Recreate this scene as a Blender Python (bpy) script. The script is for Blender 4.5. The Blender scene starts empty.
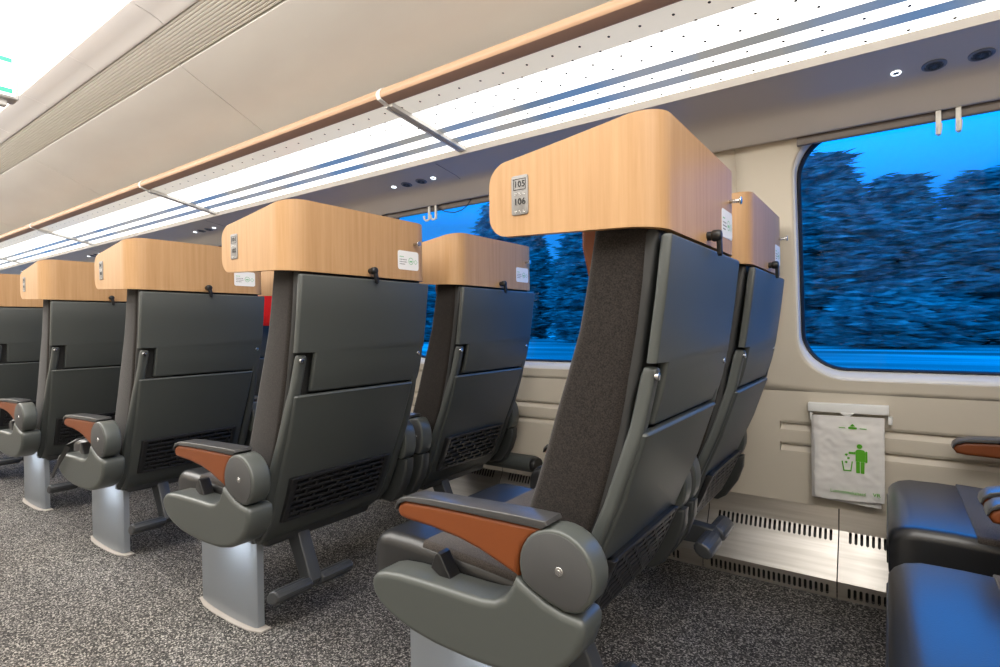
import bpy, bmesh, math, random
from mathutils import Vector, Matrix
random.seed(7)
PI = math.pi
C = bpy.context.scene.collection
PITCH = 1.0758          # distance between seat rows
T = 2 * PITCH           # one wall module: a window, a rack bracket, a set of reading lights
WY = 0.7426             # aisle seat to window seat
SX, SY = -0.6, 1.2075   # base of the nearest aisle seat

# ------------------------------------------------------------------ materials
def mat(name, col, rough=0.5, metal=0.0, spec=0.5, coat=0.0, coat_rough=0.1, emit=None, estr=0.0):
    m = bpy.data.materials.new(name); m.use_nodes = True
    b = m.node_tree.nodes['Principled BSDF']
    b.inputs['Base Color'].default_value = (*col, 1)
    b.inputs['Roughness'].default_value = rough
    b.inputs['Metallic'].default_value = metal
    b.inputs['Specular IOR Level'].default_value = spec
    b.inputs['Coat Weight'].default_value = coat
    b.inputs['Coat Roughness'].default_value = coat_rough
    if emit:
        b.inputs['Emission Color'].default_value = (*emit, 1)
        b.inputs['Emission Strength'].default_value = estr
    return m

def nodes(m):
    nt = m.node_tree
    return nt, nt.nodes, nt.links, nt.nodes['Principled BSDF']

def coords(nt, scale=(1, 1, 1), kind='Object'):
    tc = nt.nodes.new('ShaderNodeTexCoord'); mp = nt.nodes.new('ShaderNodeMapping')
    mp.inputs['Scale'].default_value = scale
    nt.links.new(tc.outputs[kind], mp.inputs['Vector'])
    return mp.outputs['Vector']

def noise(nt, vec, scale, detail=3.0, rough=0.5):
    n = nt.nodes.new('ShaderNodeTexNoise')
    n.inputs['Scale'].default_value = scale; n.inputs['Detail'].default_value = detail
    n.inputs['Roughness'].default_value = rough
    nt.links.new(vec, n.inputs['Vector'])
    return n.outputs['Fac']

def ramp(nt, fac, stops):
    r = nt.nodes.new('ShaderNodeValToRGB')
    while len(r.color_ramp.elements) < len(stops): r.color_ramp.elements.new(0.5)
    for e, (p, c) in zip(r.color_ramp.elements, stops):
        e.position = p; e.color = (*c, 1)
    nt.links.new(fac, r.inputs['Fac'])
    return r.outputs['Color']

def bump(nt, fac, strength, dist=0.002):
    b = nt.nodes.new('ShaderNodeBump'); b.inputs['Strength'].default_value = strength
    b.inputs['Distance'].default_value = dist
    nt.links.new(fac, b.inputs['Height'])
    nt.links.new(b.outputs['Normal'], nt.nodes['Principled BSDF'].inputs['Normal'])

def wood(name, c1, c2, c3, scale):
    m = mat(name, c1, 0.42, spec=0.4)
    nt, N, L, b = nodes(m)
    v = coords(nt, scale)
    f = noise(nt, v, 1.0, 5.0, 0.6)
    L.new(ramp(nt, f, [(0.3, c1), (0.5, c2), (0.72, c3)]), b.inputs['Base Color'])
    return m

def fabric(name, c1, c2, sc=420):
    m = mat(name, c1, 0.95, spec=0.15)
    nt, N, L, b = nodes(m)
    v = coords(nt)
    f = noise(nt, v, sc, 2.0)
    L.new(ramp(nt, f, [(0.35, c1), (0.65, c2)]), b.inputs['Base Color'])
    bump(nt, f, 0.5, 0.001)
    b.inputs['Sheen Weight'].default_value = 0.15
    return m

def plastic(name, c, rough=0.42, sc=900, st=0.12):
    m = mat(name, c, rough, spec=0.5)
    nt, N, L, b = nodes(m)
    bump(nt, noise(nt, coords(nt), sc, 1.0), st, 0.0006)
    return m

def leather(name, c, rough=0.38, coat=0.3, coat_rough=0.25):
    m = mat(name, c, rough, spec=0.5, coat=coat, coat_rough=coat_rough)
    nt, N, L, b = nodes(m)
    bump(nt, noise(nt, coords(nt), 260, 3.0), 0.18, 0.001)
    return m

M = {}
M['wood'] = wood('beech_veneer', (0.40, 0.228, 0.103), (0.445, 0.262, 0.126), (0.485, 0.296, 0.150), (75, 75, 3.0))
M['ply_edge'] = mat('plywood_edge', (0.50, 0.27, 0.11), 0.5)
M['rail_wood'] = wood('rail_beech', (0.52, 0.325, 0.205), (0.57, 0.365, 0.235), (0.62, 0.41, 0.27), (1.5, 60, 60))
M['grey'] = plastic('grey_green_plastic', (0.054, 0.060, 0.058), 0.44)
M['grey_light'] = plastic('satin_grey_plastic', (0.068, 0.075, 0.071), 0.34)
M['hub_grey'] = plastic('hub_grey_plastic', (0.060, 0.061, 0.063), 0.55)
M['grey_dark'] = plastic('dark_grey_plastic', (0.036, 0.039, 0.039), 0.42)
M['black'] = plastic('black_plastic', (0.012, 0.012, 0.013), 0.4)
M['dark'] = plastic('dark_plastic', (0.022, 0.023, 0.024), 0.5)
M['footrest'] = plastic('footrest_rubber', (0.045, 0.048, 0.052), 0.4)
M['fabric'] = fabric('brown_black_wool', (0.010, 0.008, 0.007), (0.029, 0.0235, 0.0205))
M['fabric_seat'] = fabric('grey_brown_wool', (0.034, 0.029, 0.026), (0.085, 0.073, 0.066))
M['leather_dark'] = leather('black_leather', (0.010, 0.0105, 0.012), 0.42, 0.42, 0.24)
M['leather_grey'] = leather('charcoal_leather', (0.045, 0.045, 0.047), 0.34, 0.35, 0.22)
M['leather_orange'] = leather('orange_leather', (0.175, 0.040, 0.004), 0.55, 0.05)
M['pedestal'] = mat('silver_pedestal', (0.30, 0.33, 0.37), 0.38, metal=0.35)
M['steel'] = mat('steel', (0.6, 0.6, 0.6), 0.25, metal=1.0)
M['brushed'] = mat('brushed_stainless', (0.58, 0.555, 0.51), 0.30, metal=1.0)
nt, N, L, b = nodes(M['brushed'])
L.new(ramp(nt, noise(nt, coords(nt, (3, 60, 60)), 1.0, 4), [(0.3, (0.52, 0.49, 0.45)), (0.7, (0.66, 0.63, 0.59))]), b.inputs['Base Color'])
rr = nt.nodes.new('ShaderNodeMapRange'); rr.inputs['To Min'].default_value = 0.32; rr.inputs['To Max'].default_value = 0.50
L.new(noise(nt, coords(nt), 5, 3), rr.inputs['Value']); L.new(rr.outputs['Result'], b.inputs['Roughness'])
M['rail_brown'] = mat('brown_rail_profile', (0.36, 0.235, 0.185), 0.55)
M['wall'] = mat('cream_wall_panel', (0.60, 0.545, 0.455), 0.38, spec=0.45)
M['cornice'] = mat('warm_grey_panel', (0.52, 0.48, 0.44), 0.45)
M['ceiling'] = mat('ceiling_panel', (0.58, 0.54, 0.49), 0.55)
nt, N, L, b = nodes(M['ceiling'])
L.new(ramp(nt, noise(nt, coords(nt, (1, 3, 3)), 1.6, 3), [(0.35, (0.74, 0.705, 0.665)), (0.65, (0.78, 0.75, 0.71))]), b.inputs['Base Color'])
M['ribbed'] = mat('ribbed_cream', (0.66, 0.62, 0.55), 0.5)
M['cove'] = mat('glossy_cove', (0.56, 0.52, 0.49), 0.22, spec=0.6)
M['white'] = mat('white_plastic', (0.82, 0.82, 0.80), 0.4)
M['hook_white'] = mat('ivory_plastic', (0.74, 0.72, 0.67), 0.45)
M['alu'] = mat('aluminium_profile', (0.66, 0.65, 0.62), 0.35, metal=0.3)
M['gasket'] = mat('window_gasket', (0.004, 0.006, 0.012), 0.5)
M['frame'] = mat('window_frame_paint', (0.66, 0.66, 0.66), 0.3)
M['blind'] = mat('blind_rail', (0.16, 0.135, 0.12), 0.5)
M['light'] = mat('ceiling_diffuser', (0.9, 0.9, 0.9), 0.5, emit=(1.0, 0.965, 0.91), estr=6.0)
M['led'] = mat('led_lens', (0.9, 0.9, 0.9), 0.5, emit=(0.85, 0.93, 1.0), estr=3.0)
M['step'] = mat('step_light_lens', (0.9, 0.9, 0.9), 0.5, emit=(0.86, 0.93, 1.0), estr=42.0)
M['green'] = mat('green_print', (0.10, 0.42, 0.015), 0.5)
M['green_text'] = mat('pale_green_print', (0.22, 0.50, 0.27), 0.6)
M['ink'] = mat('black_print', (0.012, 0.012, 0.012), 0.6)
M['ink_grey'] = mat('grey_print', (0.25, 0.25, 0.25), 0.6)
M['plate'] = mat('number_plate_grey', (0.23, 0.22, 0.21), 0.5, metal=0.1)
M['sticker'] = mat('white_sticker', (0.80, 0.80, 0.80), 0.4)
M['bag'] = mat('white_bag_film', (0.80, 0.78, 0.76), 0.32, spec=0.5)
M['red'] = fabric('red_cloth', (0.75, 0.008, 0.004), (0.85, 0.014, 0.008))
M['sign_white'] = mat('sign_face', (0.9, 0.9, 0.9), 0.4, emit=(1, 1, 1), estr=0.9)
M['sign_green'] = mat('sign_green', (0.02, 0.55, 0.20), 0.4, emit=(0.05, 0.72, 0.30), estr=0.6)
M['sign_case'] = mat('sign_case', (0.62, 0.61, 0.60), 0.4)
M['bark'] = mat('bark', (0.06, 0.045, 0.035), 0.9)
M['grid'] = mat('nozzle_grille', (0.05, 0.055, 0.065), 0.4)
M['nozzle'] = mat('nozzle_ring', (0.12, 0.14, 0.19), 0.35)
M['slot'] = mat('shelf_slot_glass', (0.10, 0.12, 0.14), 0.12, spec=0.7, emit=(1, 1, 1), estr=0.55)  # glow put into the glass to stand for light from behind
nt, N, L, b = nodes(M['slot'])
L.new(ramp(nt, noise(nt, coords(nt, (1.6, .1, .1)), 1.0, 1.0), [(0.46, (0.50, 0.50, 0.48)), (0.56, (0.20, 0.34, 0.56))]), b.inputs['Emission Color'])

# speckled carpet
M['carpet'] = mat('speckled_carpet', (0.1, 0.1, 0.1), 1.0, spec=0.1)
nt, N, L, b = nodes(M['carpet'])
v = coords(nt)
vo = N.new('ShaderNodeTexVoronoi'); vo.inputs['Scale'].default_value = 250; L.new(v, vo.inputs['Vector'])
sx = N.new('ShaderNodeSeparateColor'); L.new(vo.outputs['Color'], sx.inputs[0]); f1 = sx.outputs[0]
c1 = ramp(nt, f1, [(0.0, (0.022, 0.021, 0.020)), (0.45, (0.065, 0.061, 0.058)), (0.72, (0.14, 0.13, 0.122)), (1.0, (0.44, 0.41, 0.37))])
f2 = noise(nt, v, 4.0, 3.0)
c2 = ramp(nt, f2, [(0.3, (0.82, 0.82, 0.82)), (0.7, (1, 1, 1))])
mx = N.new('ShaderNodeMix'); mx.data_type = 'RGBA'; mx.blend_type = 'MULTIPLY'; mx.inputs['Factor'].default_value = 1
L.new(c1, mx.inputs['A']); L.new(c2, mx.inputs['B']); L.new(mx.outputs['Result'], b.inputs['Base Color'])
bump(nt, noise(nt, v, 190, 2.0), 0.6, 0.003)

# backlit luggage shelf: a glowing diffuser printed with rows of small dots
def dotted(name, base, emit, estr):
    m = mat(name, base, 0.25, spec=0.5, emit=emit, estr=estr)
    nt, N, L, b = nodes(m)
    uv = N.new('ShaderNodeTexCoord')
    sp = N.new('ShaderNodeSeparateXYZ'); L.new(uv.outputs['UV'], sp.inputs[0])
    def cell(out, size):
        d = N.new('ShaderNodeMath'); d.operation = 'DIVIDE'; d.inputs[1].default_value = size; L.new(out, d.inputs[0])
        fr = N.new('ShaderNodeMath'); fr.operation = 'FRACT'; L.new(d.outputs[0], fr.inputs[0])
        s = N.new('ShaderNodeMath'); s.operation = 'SUBTRACT'; s.inputs[1].default_value = 0.5; L.new(fr.outputs[0], s.inputs[0])
        k = N.new('ShaderNodeMath'); k.operation = 'MULTIPLY'; k.inputs[1].default_value = size; L.new(s.outputs[0], k.inputs[0])
        q = N.new('ShaderNodeMath'); q.operation = 'MULTIPLY'; L.new(k.outputs[0], q.inputs[0]); L.new(k.outputs[0], q.inputs[1])
        return q.outputs[0], d.outputs[0]
    # stagger every second row
    qv, dv = cell(sp.outputs['Y'], 0.047)
    fl = N.new('ShaderNodeMath'); fl.operation = 'FLOOR'; L.new(dv, fl.inputs[0])
    md = N.new('ShaderNodeMath'); md.operation = 'MODULO'; md.inputs[1].default_value = 2; L.new(fl.outputs[0], md.inputs[0])
    ml = N.new('ShaderNodeMath'); ml.operation = 'MULTIPLY'; ml.inputs[1].default_value = 0.049; L.new(md.outputs[0], ml.inputs[0])
    ad = N.new('ShaderNodeMath'); ad.operation = 'ADD'; L.new(ml.outputs[0], ad.inputs[0]); L.new(sp.outputs['X'], ad.inputs[1])
    qu, _ = cell(ad.outputs[0], 0.098)
    sm = N.new('ShaderNodeMath'); sm.operation = 'ADD'; L.new(qu, sm.inputs[0]); L.new(qv, sm.inputs[1])
    lt = N.new('ShaderNodeMath'); lt.operation = 'GREATER_THAN'; lt.inputs[1].default_value = 0.0043 ** 2; L.new(sm.outputs[0], lt.inputs[0])
    mu = N.new('ShaderNodeMath'); mu.operation = 'MULTIPLY'; mu.inputs[1].default_value = estr; L.new(lt.outputs[0], mu.inputs[0])
    if estr: L.new(mu.outputs[0], b.inputs['Emission Strength'])
    L.new(ramp(nt, lt.outputs[0], [(0, (0.05, 0.05, 0.05)), (1, base)]), b.inputs['Base Color'])
    return m
M['shelf'] = dotted('glowing_dotted_shelf', (0.85, 0.85, 0.83), (1.0, 0.985, 0.94), 1.9)
M['shelf_front'] = dotted('dotted_shelf_front', (0.60, 0.57, 0.50), (1.0, 0.94, 0.84), 0.50)  # front strip gives no light itself; emission added to lift its tone

# window pane: clear with a reflection that grows towards grazing
m = bpy.data.materials.new('window_glass'); m.use_nodes = True
nt = m.node_tree; nt.nodes.clear()
out = nt.nodes.new('ShaderNodeOutputMaterial'); mixs = nt.nodes.new('ShaderNodeMixShader')
tr = nt.nodes.new('ShaderNodeBsdfTransparent'); tr.inputs['Color'].default_value = (0.42, 0.82, 1.0, 1)
gl = nt.nodes.new('ShaderNodeBsdfGlossy'); gl.inputs['Roughness'].default_value = 0.02
fr = nt.nodes.new('ShaderNodeFresnel'); fr.inputs['IOR'].default_value = 1.5
fm = nt.nodes.new('ShaderNodeMath'); fm.operation = 'MULTIPLY'; fm.inputs[1].default_value = 0.4
nt.links.new(fr.outputs[0], fm.inputs[0]); nt.links.new(fm.outputs[0], mixs.inputs[0]); nt.links.new(tr.outputs[0], mixs.inputs[1]); nt.links.new(gl.outputs[0], mixs.inputs[2])
nt.links.new(mixs.outputs[0], out.inputs[0])
M['glass'] = m

# ------------------------------------------------------------------ mesh helpers
def new_obj(name, bm, m, parent=None, smooth=True, ang=35, off=(0, 0, 0)):
    bmesh.ops.recalc_face_normals(bm, faces=bm.faces)
    if off != (0, 0, 0): bmesh.ops.translate(bm, verts=bm.verts, vec=(-off[0], -off[1], -off[2]))
    me = bpy.data.meshes.new(name); bm.to_mesh(me); bm.free()
    for k in (m if isinstance(m, (list, tuple)) else [m]): me.materials.append(k)
    if smooth:
        me.polygons.foreach_set('use_smooth', [True] * len(me.polygons))
        me.set_sharp_from_angle(angle=math.radians(ang))
    o = bpy.data.objects.new(name, me); C.objects.link(o)
    if parent: o.parent = parent
    return o

def tag(o, label=None, cat=None, group=None, kind=None):
    if label: o['label'] = label
    if cat: o['category'] = cat
    if group: o['group'] = group
    if kind: o['kind'] = kind
    return o

def thing(name, loc, label, cat, group=None):
    o = bpy.data.objects.new(name, None); C.objects.link(o); o.location = loc
    o.empty_display_size = 0.05
    return tag(o, label, cat, group)

def rings(bm, rs, closed=True, caps=True, mi=0):
    vs = [[bm.verts.new(p) for p in r] for r in rs]
    n = len(vs[0])
    for a, b_ in zip(vs[:-1], vs[1:]):
        for i in range(n if closed else n - 1):
            j = (i + 1) % n
            f = bm.faces.new((a[i], a[j], b_[j], b_[i])); f.material_index = mi
    if caps:
        for r in (vs[0], vs[-1]):
            f = bm.faces.new(r); f.material_index = mi
    return vs

def rrect(a0, a1, b0, b1, r, seg=4):
    r = max(1e-4, min(r, abs(a1 - a0) / 2 - 1e-4, abs(b1 - b0) / 2 - 1e-4))
    pts = []
    for cx, cy, s in ((a1 - r, b1 - r, 0), (a0 + r, b1 - r, 1), (a0 + r, b0 + r, 2), (a1 - r, b0 + r, 3)):
        for k in range(seg + 1):
            t = PI / 2 * (s + k / seg)
            pts.append((cx + r * math.cos(t), cy + r * math.sin(t)))
    return pts

def place(ax, a, b, c):
    return {'x': (c, a, b), 'y': (a, c, b), 'z': (a, b, c)}[ax]

def inset(poly, d):
    n = len(poly)
    area = sum(poly[i][0] * poly[(i + 1) % n][1] - poly[(i + 1) % n][0] * poly[i][1] for i in range(n))
    s = 1 if area > 0 else -1
    out = []
    for i in range(n):
        p0, p1, p2 = Vector(poly[i - 1]), Vector(poly[i]), Vector(poly[(i + 1) % n])
        e1 = (p1 - p0).normalized(); e2 = (p2 - p1).normalized()
        n1 = Vector((-e1.y, e1.x)) * s; n2 = Vector((-e2.y, e2.x)) * s
        nn = n1 + n2
        if nn.length < 1e-6: nn = n1
        nn.normalize()
        k = 1 / max(0.5, nn.dot(n1))
        q = p1 + nn * d * k
        out.append((q.x, q.y))
    return out

def puff(bm, poly, ax, c0, c1, r=0.005, seg=3, mi=0, r1=None):
    """prism of a 2-D outline along an axis, its two rims rounded"""
    r1 = r if r1 is None else r1
    rs = []
    if r > 0.004: rs.append([place(ax, a, b, c0) for a, b in inset(poly, r + 0.0025)])
    for k in range(seg, -1, -1):
        t = PI / 2 * k / max(seg, 1)
        rs.append([place(ax, a, b, c0 + r * (1 - math.sin(t))) for a, b in inset(poly, r * (1 - math.cos(t)))] if r > 0 else None)
    for k in range(seg + 1):
        t = PI / 2 * k / max(seg, 1)
        rs.append([place(ax, a, b, c1 - r1 * (1 - math.sin(t))) for a, b in inset(poly, r1 * (1 - math.cos(t)))] if r1 > 0 else None)
    if r1 > 0.004: rs.append([place(ax, a, b, c1) for a, b in inset(poly, r1 + 0.0025)])
    rings(bm, rs, mi=mi)

def loft(bm, ax, secs, corner=0.01, cap=0.006, seg=4, mi=0):
    """secs: (c, a0, a1, b0, b1[, corner]) stacked along the axis, ends rounded over"""
    rs = []
    def ring(c, a0, a1, b0, b1, r, e):
        return [place(ax, a, b, c) for a, b in rrect(a0 + e, a1 - e, b0 + e, b1 - e, max(r - e * 0.5, 0.001), seg)]
    full = [(s[0], s[1], s[2], s[3], s[4], s[5] if len(s) > 5 else corner) for s in secs]
    d = 1 if full[-1][0] > full[0][0] else -1
    s = full[0]
    if cap:
        for k in (3, 2, 1):
            t = PI / 2 * k / 3
            rs.append(ring(s[0] + d * cap * (1 - math.sin(t)), *s[1:6], cap * (1 - math.cos(t))))
    for i, q in enumerate(full):
        c = q[0]
        if cap and i == 0: c += d * cap
        if cap and i == len(full) - 1: c -= d * cap
        rs.append(ring(c, *q[1:6], 0))
    s = full[-1]
    if cap:
        for k in (1, 2, 3):
            t = PI / 2 * k / 3
            rs.append(ring(s[0] - d * cap * (1 - math.sin(t)), *s[1:6], cap * (1 - math.cos(t))))
    rings(bm, rs, mi=mi)

def box(bm, x0, x1, y0, y1, z0, z1, r=0.0, mi=0):
    if r:
        loft(bm, 'z', [(z0, x0, x1, y0, y1), (z1, x0, x1, y0, y1)], r, r, 3, mi)
    else:
        rings(bm, [[(x0, y0, z), (x1, y0, z), (x1, y1, z), (x0, y1, z)] for z in (z0, z1)], mi=mi)

def tube(bm, path, r, n=10, mi=0):
    P = [Vector(p) for p in path]; rs = []
    rad = r if isinstance(r, (list, tuple)) else [r] * len(P)
    up = None
    for i, p in enumerate(P):
        d = (P[min(i + 1, len(P) - 1)] - P[max(i - 1, 0)]).normalized()
        if up is None:
            up = Vector((0, 0, 1)) if abs(d.z) < 0.9 else Vector((1, 0, 0))
        u = (up - d * up.dot(d)).normalized(); w = d.cross(u); up = u
        rs.append([tuple(p + (u * math.cos(2 * PI * k / n) + w * math.sin(2 * PI * k / n)) * rad[i]) for k in range(n)])
    rings(bm, rs, mi=mi)

def disc(bm, ax, ca, cb, r, c0, c1, rr=0.002, n=24, mi=0, el=1.0):
    puff(bm, [(ca + r * math.cos(2 * PI * k / n), cb + r * el * math.sin(2 * PI * k / n)) for k in range(n)], ax, c0, c1, rr, 3, mi)

def strip(bm, prof, x0, x1, mi=0, uv=False):
    """open (y,z) profile swept along x as a sheet"""
    rs = [[(x, y, z) for y, z in prof] for x in (x0, x1)]
    return rings(bm, rs, closed=False, caps=False, mi=mi)

def interp(tab, v):
    tab = sorted(tab)
    if v <= tab[0][0]:
        (a, fa), (b_, fb) = tab[0], tab[1]
    elif v >= tab[-1][0]:
        (a, fa), (b_, fb) = tab[-2], tab[-1]
    else:
        for (a, fa), (b_, fb) in zip(tab[:-1], tab[1:]):
            if a <= v <= b_: break
    return fa + (fb - fa) * (v - a) / (b_ - a)

def text_mesh(s, size):
    cu = bpy.data.curves.new('txt', 'FONT'); cu.body = s; cu.size = size
    cu.align_x = 'CENTER'; cu.align_y = 'CENTER'; cu.extrude = 0.0004; cu.offset = size * 0.008; cu.space_character = 1.06
    o = bpy.data.objects.new('txt', cu); C.objects.link(o)
    me = bpy.data.meshes.new_from_object(o)
    bpy.data.objects.remove(o); bpy.data.curves.remove(cu)
    return me

def add_text(bm, s, size, mtx, mi=0, squeeze=1.0):
    me = text_mesh(s, size); n0 = len(bm.verts); bm.from_mesh(me); bm.verts.ensure_lookup_table()
    vs = bm.verts[n0:]
    for v_ in vs: v_.co.x *= squeeze
    bmesh.ops.transform(bm, matrix=mtx, verts=vs)
    for f in bm.faces:
        if all(v_.index >= n0 or v_ in vs for v_ in f.verts): pass
    bpy.data.meshes.remove(me)

# matrices that stand lettering on a face
FACE_AISLE = Matrix(((1, 0, 0, 0), (0, 0, -1, 0), (0, 1, 0, 0), (0, 0, 0, 1)))     # reads along +x, faces -y
FACE_BACK = Matrix(((0, 0, 1, 0), (1, 0, 0, 0), (0, 1, 0, 0), (0, 0, 0, 1)))       # reads along +y, faces +x

# ------------------------------------------------------------------ the coach shell
def structure(o, label=None):
    o['kind'] = 'structure'
    if label: o['label'] = label
    return o
XA, XB = -11.5, 2.4       # far and near end of the coach
YL = -1.25                # the wall behind the camera
bm = bmesh.new(); box(bm, XA, XB, YL, 2.60, -0.06, 0.0)
structure(new_obj('floor', bm, M['carpet'], smooth=False))

# window wall -----------------------------------------------------
YW = [(0.30, 2.40), (0.75, 2.387), (0.97, 2.362), (1.255, 2.300), (1.44, 2.275), (1.60, 2.248), (1.75, 2.215)]
def yw(z): return interp(YW, z)
WX0, WW = -0.2825, 1.72            # left edge of the nearest window, window width
WZ0, WZ1 = 0.785, 1.700
MODS = [k for k in range(-1, 5)]   # wall modules, right to left
def modx(k): return WX0 - 0.19 - k * T     # each module runs modx(k) .. modx(k)+T

wall_bm = bmesh.new()
def groove_profile(z):   # inward step with a bevel back out
    return [(yw(z), z), (yw(z) + 0.016, z - 0.001), (yw(z) + 0.016, z - 0.010), (yw(z - 0.034), z - 0.036)]
for k in MODS:
    x0 = modx(k); x1 = x0 + T
    # lower band with two louvre grooves
    g0, g1 = WX0 - 0.065 - k * T, WX0 + WW - 0.03 - k * T
    plain = [(yw(z), z) for z in (0.30, 0.40, 0.50, 0.62, 0.70, 0.735)]
    strip(wall_bm, plain, x0, g0); strip(wall_bm, plain, g1, x1)
    gp = [(yw(0.735), 0.735), (yw(0.66), 0.66), (yw(0.618), 0.618)] + groove_profile(0.615) + [(yw(0.575), 0.575), (yw(0.536), 0.536)] + groove_profile(0.533) + [(yw(0.493), 0.493), (yw(0.42), 0.42), (yw(0.30), 0.30)]
    strip(wall_bm, gp, g0, g1)
    for gx in (g0, g1):
        for z in (0.615, 0.533):
            wall_bm.faces.new([wall_bm.verts.new((gx, y, zz)) for y, zz in groove_profile(z)])
    # upper band with the window opening
    wx0 = WX0 - k * T; wx1 = wx0 + WW; r = 0.165
    ring = rrect(wx0, wx1, WZ0, WZ1, r, 10)
    cx, cz = (wx0 + wx1) / 2, (WZ0 + WZ1) / 2
    def outer(a, b_):
        ta = [1e9]
        dx, dz = a - cx, b_ - cz
        if dx > 1e-9: ta.append((x1 - cx) / dx)
        if dx < -1e-9: ta.append((x0 - cx) / dx)
        if dz > 1e-9: ta.append((1.76 - cz) / dz)
        if dz < -1e-9: ta.append((0.735 - cz) / dz)
        t = min(ta); return cx + dx * t, cz + dz * t
    # make sure the four outer corners are hit
    for ox, oz in ((x0, 0.735), (x1, 0.735), (x0, 1.76), (x1, 1.76)):
        pass
    rows = []
    for s in (0, 0.05, 0.3, 0.65, 1.0):
        row = []
        for a, b_ in ring:
            oa, ob = outer(a, b_)
            xx, zz = a + (oa - a) * s, b_ + (ob - b_) * s
            row.append((xx, yw(zz), zz))
        rows.append(row)
    vs = rings(wall_bm, rows, caps=False)
    # outer corner triangles
    last = vs[-1]; n = len(last)
    for i in range(n):
        a, b_ = last[i].co, last[(i + 1) % n].co
        if abs(a.x - b_.x) > 1e-4 and abs(a.z - b_.z) > 1e-4:
            cxn = x0 if min(a.x, b_.x) < cx else x1
            czn = 0.735 if min(a.z, b_.z) < cz else 1.76
            wall_bm.faces.new((last[i], last[(i + 1) % n], wall_bm.verts.new((cxn, yw(czn), czn))))
bmesh.ops.remove_doubles(wall_bm, verts=wall_bm.verts, dist=0.0004)
wall = structure(new_obj('wall_right', wall_bm, M['wall'], ang=14), 'cream window wall of the coach')
for p_ in wall.data.polygons:
    if p_.center.z < 0.735: p_.use_smooth = False
sol = wall.modifiers.new('thick', 'SOLIDIFY'); sol.thickness = 0.012; sol.offset = -1

bm = bmesh.new(); box(bm, XA, XB, 2.47, 2.50, 0.0, 0.31); box(bm, XA, XB, 2.42, 2.47, 0.302, 0.309)
structure(new_obj('baseboard_right', bm, M['dark'], smooth=False))
# seams between wall panels
bm = bmesh.new()
for k in MODS:
    for x, w in ((WX0 - 0.190 - k * T, 0.0022), (WX0 - 0.012 - k * T, 0.003)):
        zs = ([1.05] if w > .0025 else [0.40, 0.60, 0.74, 0.97]) + [1.15, 1.25, 1.35, 1.44, 1.52, 1.60, 1.66]
        rings(bm, [[(x - w, yw(z) - 0.0012, z), (x + w, yw(z) - 0.0012, z), (x + w, yw(z) + 0.003, z), (x - w, yw(z) + 0.003, z)] for z in zs])
structure(new_obj('trim_1', bm, mat('seam', (0.16, 0.14, 0.12), 0.6), smooth=False), 'dark seams between the wall panels')

# windows
def ring3(x0, x1, z0, z1, r, dy):
    return [(a, yw(b_) + dy, b_) for a, b_ in rrect(x0, x1, z0, z1, r, 10)]
for i, k in enumerate(MODS):
    x0 = WX0 - k * T; x1 = x0 + WW
    w = bpy.data.objects.new('window_%d' % (i + 1), None); C.objects.link(w); w.location = (0, 0, 0)
    structure(w, ['window at the right edge of the view behind the near seat', 'large window beside the white rubbish bag',
                  'window behind the second row of seats'][min(i, 2)] if i < 3 else 'far window hidden by the rows of seats')
    bm = bmesh.new()
    rings(bm, [ring3(x0 - 0.004, x1 + 0.004, WZ0 - 0.004, WZ1 + 0.004, 0.168, 0.004), ring3(x0, x1, WZ0, WZ1, 0.165, -0.004),
               ring3(x0 + 0.006, x1 - 0.006, WZ0 + 0.008, WZ1 - 0.006, 0.160, -0.002),
               ring3(x0 + 0.010, x1 - 0.010, WZ0 + 0.031, WZ1 - 0.02, 0.150, 0.028), ring3(x0 + 0.012, x1 - 0.012, WZ0 + 0.033, WZ1 - 0.022, 0.148, 0.05)], caps=False)
    new_obj('window_frame', bm, M['frame'], w, ang=60)
    bm = bmesh.new()
    rings(bm, [ring3(x0 + 0.009, x1 - 0.009, WZ0 + 0.030, WZ1 - 0.02, 0.150, 0.030), ring3(x0 + 0.013, x1 - 0.013, WZ0 + 0.036, WZ1 - 0.024, 0.146, 0.024),
               ring3(x0 + 0.022, x1 - 0.022, WZ0 + 0.043, WZ1 - 0.032, 0.14, 0.030), ring3(x0 + 0.022, x1 - 0.022, WZ0 + 0.043, WZ1 - 0.032, 0.14, 0.05)], caps=False)
    new_obj('window_gasket', bm, M['gasket'], w, ang=60)
    bm = bmesh.new()
    zs = [WZ0 + 0.02 + (WZ1 - WZ0 - 0.04) * t / 8 for t in range(9)]
    # one flat leaning pane
    ya, yb = yw(zs[0]) + 0.040, yw(zs[-1]) + 0.040
    bm.faces.new([bm.verts.new(p) for p in ((x0 + .012, ya, zs[0]), (x1 - .012, ya, zs[0]), (x1 - .012, yb, zs[-1]), (x0 + .012, yb, zs[-1]))])
    new_obj('glass_pane', bm, M['glass'], w, smooth=False)

# skirt: the beige ledge over the heater
bm = bmesh.new()
strip(bm, [(2.41, 0.398), (2.398, 0.394), (2.390, 0.386), (2.388, 0.376), (2.388, 0.322), (2.394, 0.311), (2.42, 0.309)], XA, XB)
structure(new_obj('trim_2', bm, M['wall']), 'cream ledge along the foot of the window wall')

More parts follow.
